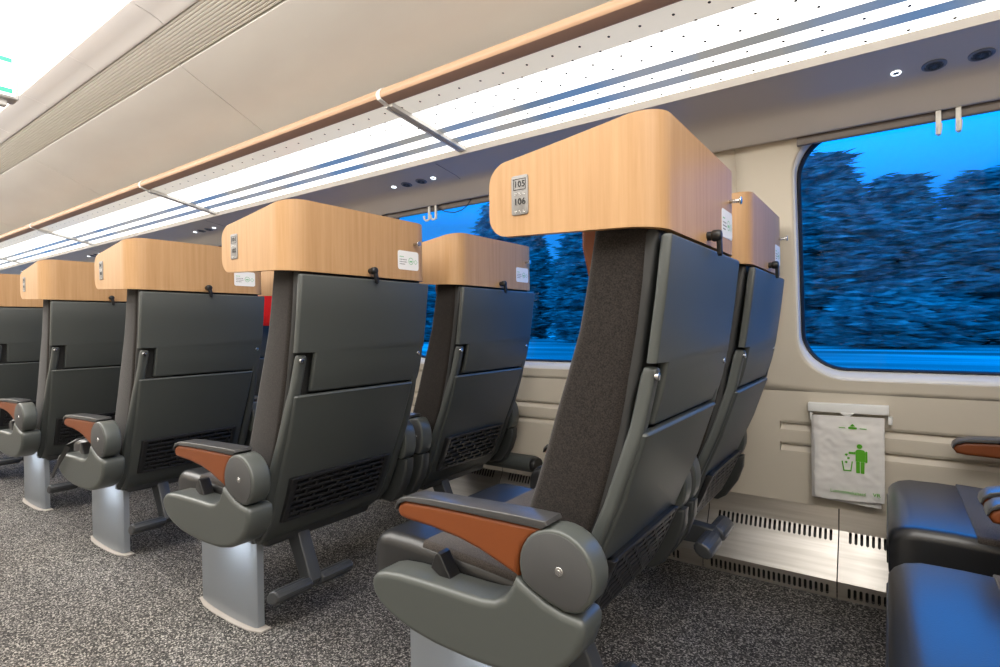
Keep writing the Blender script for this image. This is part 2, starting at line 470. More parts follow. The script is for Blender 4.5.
# cornice with reading-light panel
cor = [(1.89, 1.7685), (1.96, 1.7585), (2.06, 1.7425), (2.095, 1.732), (2.118, 1.714), (2.138, 1.694), (2.172, 1.662), (2.180, 1.656), (2.192, 1.655), (2.200, 1.660), (2.205, 1.672), (2.30, 1.675), (2.30, 1.80), (1.89, 1.80)]
bm = bmesh.new(); rings(bm, [[(x, y, z) for y, z in cor] for x in (XA, XB)])
structure(new_obj('trim_3', bm, M['cornice'], ang=30), 'warm grey panel under the luggage rack with rounded lower edge')
bm = bmesh.new()
for k in MODS:
    x = -1.72 - k * T
    rings(bm, [[(x - .0015, y, z), (x + .0015, y, z), (x + .0015, y, z + .002), (x - .0015, y, z + .002)] for y, z in ((1.912, 1.7640), (1.96, 1.7572), (2.06, 1.7412), (2.093, 1.7310))])
structure(new_obj('trim_4', bm, mat('fine_seam', (0.2, 0.2, 0.22), 0.6), smooth=False), 'fine seams in the reading-light panel')

# ceiling
cp = [(1.187, 2.196), (1.35, 2.122), (1.50, 2.053), (1.60, 2.006), (1.75, 1.935), (1.95, 1.83), (2.05, 1.80)]
bm = bmesh.new()
bounds = [-2.6 - k * T + 0 for k in range(5, -3, -1)]
xs = [XA] + [x for x in bounds if XA < x < XB] + [XB]
for a, b_ in zip(xs[:-1], xs[1:]):
    a, b_ = a + 0.003, b_ - 0.003
    rings(bm, [[(x, y, z) for y, z in cp] + [(x, y, z + 0.02) for y, z in reversed(cp)] for x in (a, b_)])
rings(bm, [[(x, -1.3, 2.37), (x, 2.1, 2.37), (x, 2.1, 2.40), (x, -1.3, 2.40)] for x in (XA, XB)])
# plain mirrored side over the camera
rings(bm, [[(x, y, z) for y, z in ((2.02, 1.81), (2.62, 1.81), (2.62, 2.40), (2.10, 2.40), (2.10, 2.37), (2.58, 2.37), (2.58, 1.84), (2.02, 1.84))] for x in (XA, XB)])
rings(bm, [[(x, y, z) for y, z in ((-1.3, 2.10), (-0.95, 2.25), (-0.95, 2.27), (-1.3, 2.12))] for x in (XA, XB)])
structure(new_obj('ceiling', bm, M['ceiling'], ang=20), 'beige ceiling panels sloping down to the rack')
bm = bmesh.new()
prof = []
N_R = 12
for i in range(N_R):
    t0 = i / N_R; t1 = (i + .5) / N_R; t2 = (i + .62) / N_R; t3 = (i + .98) / N_R
    def pt(t, d): return (1.045 + 0.138 * t, 2.250 - 0.052 * t + d)
    prof += [pt(t0, 0), pt(t1, 0), pt(t2, 0.006), pt(t3, 0.006)]
prof = [(1.040, 2.275)] + prof + [(1.185, 2.24)]
for a, b_ in zip(xs[:-1], xs[1:]): strip(bm, prof, a + 0.002, b_ - 0.002)
structure(new_obj('trim_5', bm, M['ribbed'], ang=20), 'ribbed cream air strip along the ceiling')
bm = bmesh.new()
cv = [(0.915, 2.300), (0.916, 2.288), (0.935, 2.283), (0.98, 2.272), (1.02, 2.259), (1.03, 2.250), (1.038, 2.249), (1.040, 2.28)]
seams = [XA]
x = XA
while x < XB: 
    x += 0.70; seams.append(min(x, XB))
for a, b_ in zip(seams[:-1], seams[1:]): strip(bm, cv, a, b_ - 0.003)
structure(new_obj('trim_6', bm, M['cove'], ang=40), 'glossy pale cove beside the ceiling light')
cl = thing('ceiling_light', (-4.5, 0.2, 2.29), 'long blown-out white ceiling light running along the top left', 'ceiling light')
bm = bmesh.new()
rings(bm, [[(x, y - 0.2, z - 2.29) for y, z in ((0.910, 2.290), (0.870, 2.235), (0.800, 2.165), (0.70, 2.125), (0.5, 2.11), (-0.3, 2.11), (-0.5, 2.125), (-0.62, 2.165), (-0.70, 2.235), (-0.74, 2.29), (-0.74, 2.31), (0.91, 2.31))] for x in (XA + 4.55, XB + 4.45)])
new_obj('diffuser', bm, M['light'], cl, smooth=False)
bm = bmesh.new(); box(bm, XA + 4.5 + .05, XB + 4.5 - .05, -0.95, 0.712, 0.021, 0.075)
new_obj('housing', bm, M['white'], cl, smooth=False)

# the other sides of the coach
for nm, b6 in (('wall_left', (XA, XB, YL - .05, YL, 0, 2.4)), ('wall_front', (XA - .05, XA, YL, 2.6, 0, 2.4)), ('wall_back', (XB, XB + .05, YL, 2.6, 0, 2.4))):
    bm = bmesh.new(); box(bm, *b6); structure(new_obj(nm, bm, M['wall'], smooth=False))

# ------------------------------------------------------------------ luggage rack
rack = thing('luggage_rack', (-4.5, 1.70, 1.83), 'long luggage rack with wooden rail and glowing white dotted shelf', 'luggage rack')
RO = (-4.5, 1.70, 1.83)
def rz(y): return 1.79 + 0.234 * (1.906 - y)
def shelf_strip(nm, y0, y1, m, dz=0.0, th=0.010):
    bm = bmesh.new(); uvl = bm.loops.layers.uv.new('UVMap')
    q = [(XA, y0), (XB, y0), (XB, y1), (XA, y1)]
    lo = [bm.verts.new((x, y, rz(y) + dz)) for x, y in q]; hi = [bm.verts.new((x, y, rz(y) + dz + th)) for x, y in q]
    fs = [bm.faces.new(lo), bm.faces.new(hi)] + [bm.faces.new((lo[i], lo[(i + 1) % 4], hi[(i + 1) % 4], hi[i])) for i in range(4)]
    for f in fs:
        for lp in f.loops: lp[uvl].uv = (lp.vert.co.x, lp.vert.co.y - 1.48)
    for f in fs[1:]: f.material_index = 1
    return new_obj(nm, bm, [m, M['white']], rack, smooth=False, off=RO)
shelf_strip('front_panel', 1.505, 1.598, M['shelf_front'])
shelf_strip('shelf_panel', 1.600, 1.728, M['shelf'], 0.001)
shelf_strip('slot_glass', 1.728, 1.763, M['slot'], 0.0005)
shelf_strip('shelf_panel', 1.763, 1.808, M['shelf'], 0.001)
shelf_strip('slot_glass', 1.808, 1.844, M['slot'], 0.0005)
shelf_strip('shelf_panel', 1.844, 1.899, M['shelf'], 0.001)
bm = bmesh.new()
rings(bm, [[(x, y, z) for y, z in ((1.897, 1.800), (1.897, 1.789), (1.902, 1.786), (1.903, 1.776), (1.908, 1.774), (1.909, 1.767), (1.920, 1.765), (1.935, 1.768), (1.935, 1.80))] for x in (XA, XB)])
new_obj('edge_profile', bm, M['white'], rack, ang=20, off=RO)
bm = bmesh.new()
rail = [(1.463, 1.891), (1.458, 1.898), (1.4575, 1.906), (1.460, 1.914), (1.467, 1.924), (1.474, 1.930), (1.482, 1.934), (1.492, 1.935), (1.502, 1.932), (1.510, 1.924), (1.514, 1.912), (1.512, 1.888)]
rings(bm, [[(x, y, z) for y, z in rail] for x in (XA, XB)])
new_obj('wooden_rail', bm, M['rail_wood'], rack, off=RO, ang=45)
bm = bmesh.new()
rings(bm, [[(x, y, z) for y, z in ((1.4625, 1.8905), (1.466, 1.8885), (1.502, 1.8775), (1.508, 1.879), (1.5115, 1.8875))] for x in (XA, XB)])
new_obj('rail_underside', bm, M['rail_brown'], rack, off=RO, ang=20)
for k in range(-1, 5):
    x = -1.575 - k * T
    bm = bmesh.new()
    for dx0, dx1, lift in ((-0.020, -0.007, 0.0), (-0.007, 0.007, -0.004), (0.007, 0.020, 0.0)):
        rings(bm, [[(x + dx0 + sl, y, z0), (x + dx1 + sl, y, z0), (x + dx1 + sl, y, z0 + 0.016), (x + dx0 + sl, y, z0 + 0.016)] for y, z0, sl in ((1.505, rz(1.505) - 0.016 - lift, -0.022), (1.904, rz(1.904) - 0.016 - lift, 0.042))])
    new_obj('bracket', bm, M['alu'], rack, smooth=False, off=RO)
    bm = bmesh.new()
    el2 = inset(rail[:-1] + [(1.512, 1.884), (1.502, 1.876), (1.464, 1.8875)], -0.0022)
    rings(bm, [[(xx, y, z) for y, z in el2] for xx in (x - 0.039, x - 0.019)])
    new_obj('rail_clamp', bm, M['white'], rack, off=RO)

# ------------------------------------------------------------------ reading lights, nozzles, hooks
def at_panel(y): return interp([(1.96, 1.7585), (2.06, 1.7425)], y)
TILT = math.atan2(-0.016, 0.10)
places = ['over the large right-hand window', 'above the second-row headrests', 'above the third-row headrest', 'above the fourth-row headrest', 'above the farthest headrests']
PL2 = ['near the right edge of the photo', 'left of the big headrest', 'over the third wooden headrest', 'over the fourth wooden headrest', 'at the far left end']
for j, k in enumerate((-1, 0, 1, 2, 3)):
    bx = -2.129 - k * T
    for s, dx in (('left', 0.0), ('right', 0.281)):
        if j == 0 and s == 'right': continue
        o = thing('reading_light', (bx + dx, 2.036, at_panel(2.036)), '%s glowing reading light %s' % (s, places[j]), 'reading light', 'reading lights under the rack')
        o.rotation_euler = (TILT, 0, 0)
        bm = bmesh.new()
        n = 24
        rr_ = [[(r * math.cos(2 * PI * t / n), r * math.sin(2 * PI * t / n), z) for t in range(n)] for r, z in ((0.0125, -0.0005), (0.0125, -0.003), (0.0092, -0.003), (0.0092, -0.0005))]
        rings(bm, rr_, caps=False); new_obj('light_ring', bm, M['led'], o)
        bm = bmesh.new(); disc(bm, 'z', 0, 0, 0.0091, -0.0022, -0.0002, 0.0004, 16); new_obj('lens', bm, M['grid'], o)
    for s, dx in (('left', 0.09), ('right', 0.194)):
        o = thing('air_nozzle', (bx + dx, 2.040, at_panel(2.040)), '%s round grey air nozzle %s' % (s, places[j]), 'air nozzle', 'air nozzles under the rack')
        o.rotation_euler = (TILT, 0, 0)
        bm = bmesh.new(); n = 28
        rings(bm, [[(r * math.cos(2 * PI * t / n), r * math.sin(2 * PI * t / n), z) for t in range(n)] for r, z in ((0.0300, -0.0003), (0.0295, -0.003), (0.023, -0.005), (0.021, -0.002), (0.021, -0.0003))], caps=False)
        new_obj('nozzle_ring', bm, M['nozzle'], o)
        bm = bmesh.new()
        rings(bm, [[(r * math.cos(2 * PI * t / n), r * math.sin(2 * PI * t / n), z) for t in range(n)] for r, z in ((0.0195, -0.0005), (0.0195, -0.004), (0.016, -0.006), (0.016, -0.003))], caps=False)
        disc(bm, 'z', 0, 0, 0.0155, -0.0035, -0.0006, 0.0006, 24)
        for t in range(6):
            a = PI * t / 6
            rings(bm, [[(q * math.cos(a) - w * math.sin(a), q * math.sin(a) + w * math.cos(a), -0.006) for q, w in ((-.0155, -.001), (.0155, -.001), (.0155, .001), (-.0155, .001))],
                       [(q * math.cos(a) - w * math.sin(a), q * math.sin(a) + w * math.cos(a), -0.0033) for q, w in ((-.0155, -.001), (.0155, -.001), (.0155, .001), (-.0155, .001))]])
        new_obj('nozzle_grille', bm, M['grid'], o)

for k in (0, 1):
    for s, x in (('left', 0.131), ('right', 0.179)):
        xx = x - k * T
        o = thing('coat_hook', (xx, 2.190, 1.656), '%s white coat hook at the top of the %s' % (s, 'large right window' if k == 0 else 'window behind the second row'), 'coat hook', 'white coat hooks over the windows')
        bm = bmesh.new()
        loft(bm, 'z', [(0.003, -.0068, .0068, -.004, .004), (-0.074, -.0072, .0072, -.004, .004)], 0.002, 0.0015, 2)
        new_obj('hook_stem', bm, M['hook_white'], o)
        bm = bmesh.new()
        if k == 0: hp = [(0, 0.0, -0.070), (0.0005, -0.008, -0.0755), (0.001, -0.018, -0.074), (0.002, -0.024, -0.062), (0.002, -0.025, -0.048)]
        else: hp = [(0, 0.0, -0.070), (-0.008, -0.004, -0.0765), (-0.018, -0.008, -0.077), (-0.026, -0.011, -0.068), (-0.027, -0.012, -0.052)]
        tube(bm, hp, 0.0058, 10); new_obj('hook_tip', bm, M['hook_white'], o)
for k in (0, 1):
    bm = bmesh.new()
    x0 = WX0 - k * T + 0.02; x1 = x0 + WW - 0.04
    loft(bm, 'x', [(x0, 2.204, 2.222, 1.629, 1.664), (x1, 2.204, 2.222, 1.629, 1.664)], 0.005, 0.002, 3)
    o = new_obj('blind_rail', bm, M['blind'])
    tag(o, 'dark rolled-up blind rail along the top of the %s' % ('large right window' if k == 0 else 'window behind the second row'), 'blind', 'window blinds rolled up')
bm = bmesh.new()
tube(bm, [(-1.975, 2.198, 1.652), (-1.955, 2.196, 1.634), (-1.91, 2.196, 1.613), (-1.85, 2.196, 1.600), (-1.80, 2.196, 1.606), (-1.765, 2.196, 1.622), (-1.735, 2.197, 1.655)], 0.0022, 8)
tag(new_obj('cable', bm, M['black']), 'thin black cable sagging under the cornice by the left window hooks', 'cable')

# ------------------------------------------------------------------ heater covers
HP = [(2.292, 0.0), (2.292, 0.062), (2.392, 0.207), (2.404, 0.286), (2.406, 0.30), (2.412, 0.302)]
def heater(x0, x1, label, up, low):
    o = thing('heater_cover', ((x0 + x1) / 2, 2.34, 0.0), label, 'heater cover', 'stainless heater covers along the wall')
    off = ((x0 + x1) / 2, 2.34, 0)
    bm = bmesh.new()
    def sec(z):   # face of the cover at height z
        return interp([(p[1], p[0]) for p in HP[:4]], z)
    def plain(z0, z1, a, b_):
        rings(bm, [[(x, sec(z), z) for z in (z0, z1)] for x in (a, b_)], closed=False, caps=False)
    def band(z0, z1, s0, s1):
        m = 0.0
        if s0 is None: return plain(z0, z1, x0 + .002, x1 - .002)
        plain(z0, z1, x0 + .002, s0); plain(z0, z1, s1, x1 - .002)
        n = max(1, round((s1 - s0) / 0.0176)); p = (s1 - s0) / n
        for i in range(n):
            plain(z0, z1, s0 + i * p, s0 + i * p + p * 0.46)
            # rounded slot ends
            a, b_ = s0 + i * p + p * 0.46, s0 + (i + 1) * p; c = (a + b_) / 2; h = 0.004
            for zz, sg in ((z0, 1), (z1, -1)):
                for q in (a, b_):
                    bm.faces.new([bm.verts.new((q, sec(zz), zz)), bm.verts.new((c, sec(zz), zz)), bm.verts.new((q, sec(zz + sg * h), zz + sg * h))])
    plain(0.0, 0.009, x0 + .002, x1 - .002)
    band(0.009, 0.047, *low)
    plain(0.047, 0.062, x0 + .002, x1 - .002)
    plain(0.062, 0.178, x0 + .002, x1 - .002)
    band(0.178, 0.216, *up)
    plain(0.216, 0.286, x0 + .002, x1 - .002)
    strip(bm, HP[3:], x0 + .002, x1 - .002)
    bmesh.ops.remove_doubles(bm, verts=bm.verts, dist=0.0003)
    c_ = new_obj('cover_panel', bm, M['brushed'], o, smooth=False, off=off)
    for p_ in c_.data.polygons:
        if p_.normal.y > 0.02 or (abs(p_.normal.y) <= 0.02 and p_.normal.z < 0): p_.flip()
    sm = c_.modifiers.new('thick', 'SOLIDIFY'); sm.thickness = 0.0025; sm.offset = 0
    bm = bmesh.new(); rings(bm, [[(x, y, z) for y, z in ((2.33, 0.004), (2.33, 0.05), (2.425, 0.19), (2.425, 0.28), (2.44, 0.28), (2.44, 0.004))] for x in (x0 + .01, x1 - .01)])
    new_obj('heater_core', bm, M['dark'], o, smooth=False, off=off)
heater(-0.622, -0.152, 'stainless heater cover with slots under the white rubbish bag', (-0.59, -0.172), (-0.60, -0.178))
heater(-0.152, 0.92, 'stainless heater cover with slots behind the near blue-lit seats', (-0.128, 0.88), (-0.128, 0.88))
heater(-1.70, -0.622, 'stainless heater cover in the shadow behind the two nearest seats', (-1.66, -0.70), (-1.66, -0.72))
for i in range(4):
    b_ = -1.70 - i * 2.0
    heater(b_ - 2.0, b_, ['slotted heater cover beside the second-row window seat', 'slotted heater cover beside the third and fourth rows', 'slotted heater cover beside the fifth row', 'slotted heater cover beside the farthest seats'][i], (b_ - 1.95, b_ - .05), (b_ - 1.95, b_ - .05))

# ------------------------------------------------------------------ the seats
SO = (SX, SY, 0)
def SP(v): return (v[0], v[1], v[2])
PX = [(1.17, -0.318), (1.05, -0.334), (0.93, -0.352), (0.86, -0.372), (0.795, -0.362), (0.66, -0.405), (0.527, -0.462), (0.45, -0.490), (0.38, -0.520), (0.34, -0.548), (0.298, -0.588)]
def px(z): return interp([(z_, x_) for z_, x_ in PX], z)
PXL = [(0.93, -0.322), (0.86, -0.342), (0.795, -0.359), (0.66, -0.405), (0.527, -0.462), (0.45, -0.490), (0.38, -0.520), (0.34, -0.548), (0.298, -0.588)]
def pxl(z): return interp([(z_, x_) for z_, x_ in PXL], z)
def tray_x0(z): return interp([(1.160, -0.307), (1.05, -0.319), (0.93, -0.336), (0.87, -0.348), (0.795, -0.369)], z)
def mir(y): return 2 * SY - y

def headrest_mesh():
    WR = 0.299
    """wooden hood: U of bent ply, tall at the back, wings narrowing to rounded tips"""
    bm = bmesh.new()
    hw, xb, R = 0.2925, -0.316, 0.065
    tip = -0.675
    path = []      # (x, y, nx, ny, s) outer outline from aisle tip round to window tip
    L1 = (xb - R) - tip
    N1 = 22
    for i in range(N1 + 1):
        t = i / N1; t = t * t * (3 - 2 * t) if False else 1 - (1 - t) ** 1.6
        path.append((tip + L1 * (1 - (1 - i / N1) ** 1.0), SY - hw, 0, -1))
    # denser near the tip
    dense = [0, .001, .003, .006, .010, .015, .021, .028, .036, .046, .06]
    path = [(tip + d, SY - hw, 0, -1) for d in dense] + [(tip + 0.06 + (L1 - 0.06) * i / 10, SY - hw, 0, -1) for i in range(1, 11)]
    for i in range(1, 9):
        a = -PI / 2 + PI / 2 * i / 8
        path.append((xb - R + R * math.cos(a), SY - hw + R + R * math.sin(a), math.cos(a), math.sin(a)))
    half = list(path)
    for i in range(1, 8):
        t = i / 8
        path.append((xb, SY - hw + R + (hw + WR - 2 * R) * t, 1, 0))
    for x, y, nx, ny in reversed(half): path.append((x, mir(y) + WR - hw, nx, -ny))
    th = 0.016
    NV = 14
    def zt(x): return interp([(tip, 1.330), (-0.60, 1.3385), (-0.50, 1.352), (-0.40, 1.366), (-0.36, 1.3725), (xb, 1.379)], x)
    def zb(x): return interp([(tip, 1.1845), (-0.46, 1.176), (xb, 1.170)], x)
    rows_o, rows_i = [], []
    r = 0.042
    for x, y, nx, ny in path:
        d = x - tip
        e = r - math.sqrt(max(0, r * r - (r - min(d, r)) ** 2))
        a, b_ = zb(x) + e, zt(x) - e
        col_o, col_i = [], []
        for j in range(NV + 1):
            z = a + (b_ - a) * j / NV
            col_o.append((x, y, z))
            ix = x - nx * th; iy = y - ny * th
            col_i.append((ix, iy, z))
        rows_o.append(col_o); rows_i.append(col_i)
    vo = [[bm.verts.new(p) for p in c_] for c_ in rows_o]; vi = [[bm.verts.new(p) for p in c_] for c_ in rows_i]
    n = len(path)
    for i in range(n - 1):
        for j in range(NV):
            bm.faces.new((vo[i][j], vo[i + 1][j], vo[i + 1][j + 1], vo[i][j + 1]))
            bm.faces.new((vi[i][j], vi[i][j + 1], vi[i + 1][j + 1], vi[i + 1][j]))
        for j in (0, NV):
            f = bm.faces.new((vo[i][j], vo[i + 1][j], vi[i + 1][j], vi[i][j])); f.material_index = 1
    for i in (0, n - 1):
        for j in range(NV):
            f = bm.faces.new((vo[i][j], vo[i][j + 1], vi[i][j + 1], vi[i][j])); f.material_index = 1
    return bm

def arm_parts(root, side, bucket):
    SO = (SX, SY, 0) if bucket else (SX + 0.003, SY, 0)
    """side -1: aisle side as drawn, +1: mirrored"""
    f = (lambda y: y) if side < 0 else mir
    def pf(nm, poly, y0, y1, r, m, parent=root, seg=3):
        bm = bmesh.new(); a, b_ = sorted((f(y0), f(y1))); puff(bm, poly, 'y', a, b_, r, seg)
        return new_obj(nm, bm, m, parent, off=SO, ang=40)
    hub = []
    cx, cz, rx, rz_ = -0.492, 0.552, 0.080, 0.080
    for k in range(20):
        a = math.radians(205 - k * 235 / 19)
        hub.append((cx + 0.080 * math.cos(a), cz + 0.078 * math.sin(a)))
    hub += [(-0.440, 0.492), (-0.455, 0.486), (-0.475, 0.484), (-0.51, 0.492), (-0.545, 0.506)]
    if not bucket: hub = [(cx + (p_[0] - cx) * (0.55 if p_[0] > cx else 1.0), p_[1]) for p_ in hub]
    pf('armrest_hub', hub, 0.853, 0.912, 0.007, M['hub_grey'] if False else M['grey_light'])
    # flat face plate and screw
    bm = bmesh.new(); y0 = f(0.853); s = -1 if side < 0 else 1
    a, b_ = sorted((y0 + s * 0.0016, y0 - s * 0.002)); puff(bm, inset(hub, 0.007), 'y', a, b_, 0.0008, 2)
    plate = new_obj('hub_plate', bm, M['hub_grey'], root, off=SO)
    bm = bmesh.new(); a, b_ = sorted((y0 + s * 0.0034, y0)); disc(bm, 'y', -0.483, 0.557, 0.0085, a, b_, 0.001, 16)
    a, b_ = sorted((y0 + s * 0.0040, y0)); disc(bm, 'y', -0.483, 0.557, 0.004, a, b_, 0.0006, 6)
    new_obj('screw', bm, M['steel'], plate, off=SO)
    orange = [(-0.903, 0.589), (-0.897, 0.604), (-0.873, 0.614), (-0.80, 0.618), (-0.70, 0.621), (-0.60, 0.623), (-0.521, 0.6235), (-0.545, 0.606), (-0.565, 0.583), (-0.575, 0.556), (-0.577, 0.521),
              (-0.62, 0.535), (-0.67, 0.551), (-0.722, 0.562), (-0.80, 0.570), (-0.87, 0.572), (-0.895, 0.576)]
    pad = pf('armrest_pad', orange, 0.857, 0.906, 0.009, M['leather_orange'])
    cap = [(-0.906, 0.592), (-0.903, 0.606), (-0.890, 0.619), (-0.862, 0.627), (-0.80, 0.632), (-0.70, 0.636), (-0.58, 0.640), (-0.512, 0.641), (-0.508, 0.634), (-0.521, 0.6245), (-0.60, 0.6235), (-0.70, 0.6215),
           (-0.80, 0.6185), (-0.873, 0.6145), (-0.8975, 0.604), (-0.9035, 0.591)]
    pf('armrest_cap', cap, 0.854, 0.911, 0.002, M['leather_grey'], pad)
    if bucket:
        sh = [(-0.988, 0.402), (-0.985, 0.418), (-0.970, 0.432), (-0.943, 0.441), (-0.895, 0.447), (-0.83, 0.450), (-0.762, 0.452), (-0.70, 0.453), (-0.662, 0.455), (-0.632, 0.461), (-0.608, 0.476), (-0.592, 0.499), (-0.581, 0.522),
              (-0.552, 0.507), (-0.515, 0.490), (-0.480, 0.4815), (-0.456, 0.480), (-0.442, 0.476), (-0.435, 0.464), (-0.438, 0.440), (-0.451, 0.407), (-0.474, 0.381), (-0.505, 0.358), (-0.55, 0.338), (-0.61, 0.325),
              (-0.70, 0.320), (-0.79, 0.321), (-0.86, 0.328), (-0.92, 0.343), (-0.958, 0.360), (-0.980, 0.382)]
        bm = bmesh.new(); puff(bm, sh, 'y', 0.851, 0.930, 0.014, 5, 0, 0.004)
        shell = new_obj('arm_shell', bm, M['grey_light'], root, off=SO, ang=50)
        bm = bmesh.new()
        puff(bm, [(-0.835, 0.462), (-0.822, 0.494), (-0.815, 0.500), (-0.807, 0.497), (-0.79, 0.47), (-0.775, 0.448), (-0.80, 0.445)], 'y', 0.892, 0.928, 0.003, 3)
        new_obj('recline_lever', bm, M['black'], root, off=SO)
        bm = bmesh.new(); box(bm, -0.775, -0.655, 0.896, 0.928, 0.3193, 0.330)
        new_obj('step_light', bm, M['step'], shell, off=SO)
    else:
        st = [(-0.553, 0.506), (-0.515, 0.490), (-0.475, 0.4835), (-0.455, 0.486), (-0.458, 0.44), (-0.480, 0.38), (-0.52, 0.32), (-0.55, 0.30), (-0.61, 0.30), (-0.615, 0.33), (-0.59, 0.40), (-0.565, 0.46)]
        pf('armrest_stalk', st, 0.860, 0.903, 0.008, M['grey_dark'])

def make_seat(aisle, raised=False):
    name = 'train_seat'
    root = thing(name, (SX, SY, 0), None, 'seat')
    def add(nm, bm, m, parent=root, ang=35): return new_obj(nm, bm, m, parent, off=SO, ang=ang)
    # backrest upholstery
    bm = bmesh.new()
    sec = []
    for z, x0, x1 in ((0.42, -0.665, -0.555), (0.50, -0.655, -0.515), (0.57, -0.634, -0.478), (0.638, -0.613, -0.450), (0.72, -0.584, -0.426), (0.81, -0.556, -0.404), (0.90, -0.526, -0.386), (0.99, -0.497, -0.369), (1.08, -0.479, -0.357), (1.17, -0.463, -0.349), (1.30, -0.445, -0.345), (1.345, -0.438, -0.350)):
        sec.append((z, x0, x1, SY - 0.2535, SY + 0.2535))
    loft(bm, 'z', sec, 0.022, 0.02, 5)
    add('backrest', bm, M['fabric'])
    # orange leather head cushion hanging inside the hood
    bm = bmesh.new()
    loft(bm, 'z', [(1.075, -0.492, -0.470, SY - 0.19, SY + 0.19, .02), (1.10, -0.500, -0.466, SY - 0.203, SY + 0.203, .018), (1.16, -0.5085, -0.460, SY - 0.2085, SY + 0.2085, .012), (1.25, -0.5085, -0.450, SY - 0.2085, SY + 0.2085, .015), (1.315, -0.49, -0.445, SY - 0.2085, SY + 0.2085, .02)], 0.02, 0.012, 5)
    add('head_cushion', bm, M['leather_orange'])
    # black inner edge of the back shell
    bm = bmesh.new()
    loft(bm, 'z', [(z, pxl(z) - 0.062 if z < .9 else px(z) - 0.05, (pxl(z) if z < .78 else min(px(z), tray_x0(z) - 0.012)) - 0.016, SY - 0.247, SY + 0.268) for z in (0.30, 0.34, 0.38, 0.45, 0.53, 0.60, 0.66, 0.73, 0.795, 0.86, 0.93, 1.05, 1.172)], 0.012, 0.006, 4)
    add('back_shell', bm, M['dark'])
    # lower grey panel
    bm = bmesh.new()
    zz = [0.800, 0.794, 0.76, 0.70, 0.66, 0.60, 0.527, 0.48, 0.43, 0.38, 0.34, 0.315, 0.298]
    hwid = {0.800: 0.244, 0.794: 0.246}
    loft(bm, 'z', [(z, pxl(z) - 0.024, pxl(z), SY - (0.247 - (0.794 - z) * 0.02), SY + (0.247 - (0.794 - z) * 0.02), 0.011) for z in reversed(zz)], 0.011, 0.006, 4)
    panel = add('back_panel', bm, M['grey'])
    # flanking frame arms with hinge
    for s in (-1, 1):
        bm = bmesh.new()
        sec = []
        for z, yo, w in ((0.315, 0.259, 0.034), (0.36, 0.262, 0.036), (0.45, 0.264, 0.036), (0.55, 0.264, 0.035), (0.66, 0.262, 0.033), (0.75, 0.258, 0.032), (0.81, 0.252, 0.031), (0.86, 0.247, 0.031), (0.905, 0.244, 0.031), (0.922, 0.243, 0.028)):
            if s > 0: yo += 0.022
            a, b_ = sorted((SY + s * yo, SY + s * (yo - w)))
            xo = pxl(z) - 0.004 if z < .8 else interp([(0.8, -0.362), (0.86, -0.350), (0.922, -0.338)], z)
            sec.append((z, xo - 0.032, xo - 0.003, a, b_, 0.009))
        loft(bm, 'z', sec, 0.009, 0.008, 4)
        a = add('frame_arm', bm, M['grey'])
        bm = bmesh.new(); disc(bm, 'x', SY + s * 0.2345 + (0.022 if s > 0 else 0), 0.905, 0.0075, -0.346, -0.3385, 0.0012, 14)
        add('screw', bm, M['steel'], a)
    # folded tray table
    bm = bmesh.new()
    yl, yr = SY - 0.256, SY + 0.2845
    tx = [(1.160, -0.307), (1.05, -0.319), (0.93, -0.336), (0.87, -0.348), (0.812, -0.364)]
    def tray_x(z): return interp(tx, z)
    loft(bm, 'z', [(z, tray_x(z) - 0.021, tray_x(z), yl + (0.066 if z < 0.9295 else 0.0), yr - (0.004 if z < 0.9295 else 0), 0.008) for z in (0.806, 0.84, 0.87, 0.90, 0.929, 0.930, 0.96, 1.05, 1.161)], 0.008, 0.006, 4)
    add('tray_table', bm, M['grey'])
    # literature pocket with slotted face
    bm = bmesh.new()
    y0, y1 = SY - 0.205, SY + 0.205
    def vx(z): return pxl(z) + 0.011 + 0.008 * (z - 0.38) / 0.15
    zs = [0.378, 0.40, 0.42, 0.44, 0.46, 0.48, 0.50, 0.529]
    loft(bm, 'z', [(z, pxl(z) - 0.006, vx(z) - 0.0115, y0 + .004, y1 - .004, 0.003) for z in zs], 0.003, 0.0, 2)
    for a, b_ in ((y0, y0 + 0.022), (y1 - 0.022, y1)):
        loft(bm, 'z', [(z, pxl(z) - 0.006, vx(z), a, b_, 0.003) for z in zs], 0.003, 0.002, 2)
    NR = 7
    for i in range(NR + 1):
        z = 0.382 + (0.524 - 0.382) * i / NR; h = 0.0042 if 0 < i < NR else 0.0055
        loft(bm, 'y', [(y0 + .01, vx(z) - 0.010, vx(z) - 0.001, z - h, z + h), (y1 - .01, vx(z) - 0.010, vx(z) - 0.001, z - h, z + h)], 0.002, 0, 2)
    for i in range(NR):
        za, zb_ = 0.382 + (0.524 - 0.382) * i / NR, 0.382 + (0.524 - 0.382) * (i + 1) / NR
        for j in range(6):
            y = y0 + 0.022 + (y1 - y0 - 0.044) * (j + (0.28 if i % 2 else 0.78)) / 6
            loft(bm, 'z', [(za, vx(za) - 0.010, vx(za) - 0.0015, y - .005, y + .005), (zb_, vx(zb_) - 0.010, vx(zb_) - 0.0015, y - .005, y + .005)], 0.001, 0, 1)
    add('literature_pocket', bm, M['black'], panel)
    # wooden hood
    hood = new_obj('headrest_hood', headrest_mesh(), [M['wood'], M['ply_edge']], root, off=SO, ang=40)
    # coat peg
    bm = bmesh.new(); yp = SY + 0.2165
    disc(bm, 'x', yp, 1.299, 0.0048, -0.318, -0.290, 0.0006, 14); disc(bm, 'x', yp, 1.299, 0.0095, -0.2925, -0.288, 0.001, 18)
    add('coat_peg', bm, M['steel'])
    # tray latch
    bm = bmesh.new()
    yk = SY + 0.0115
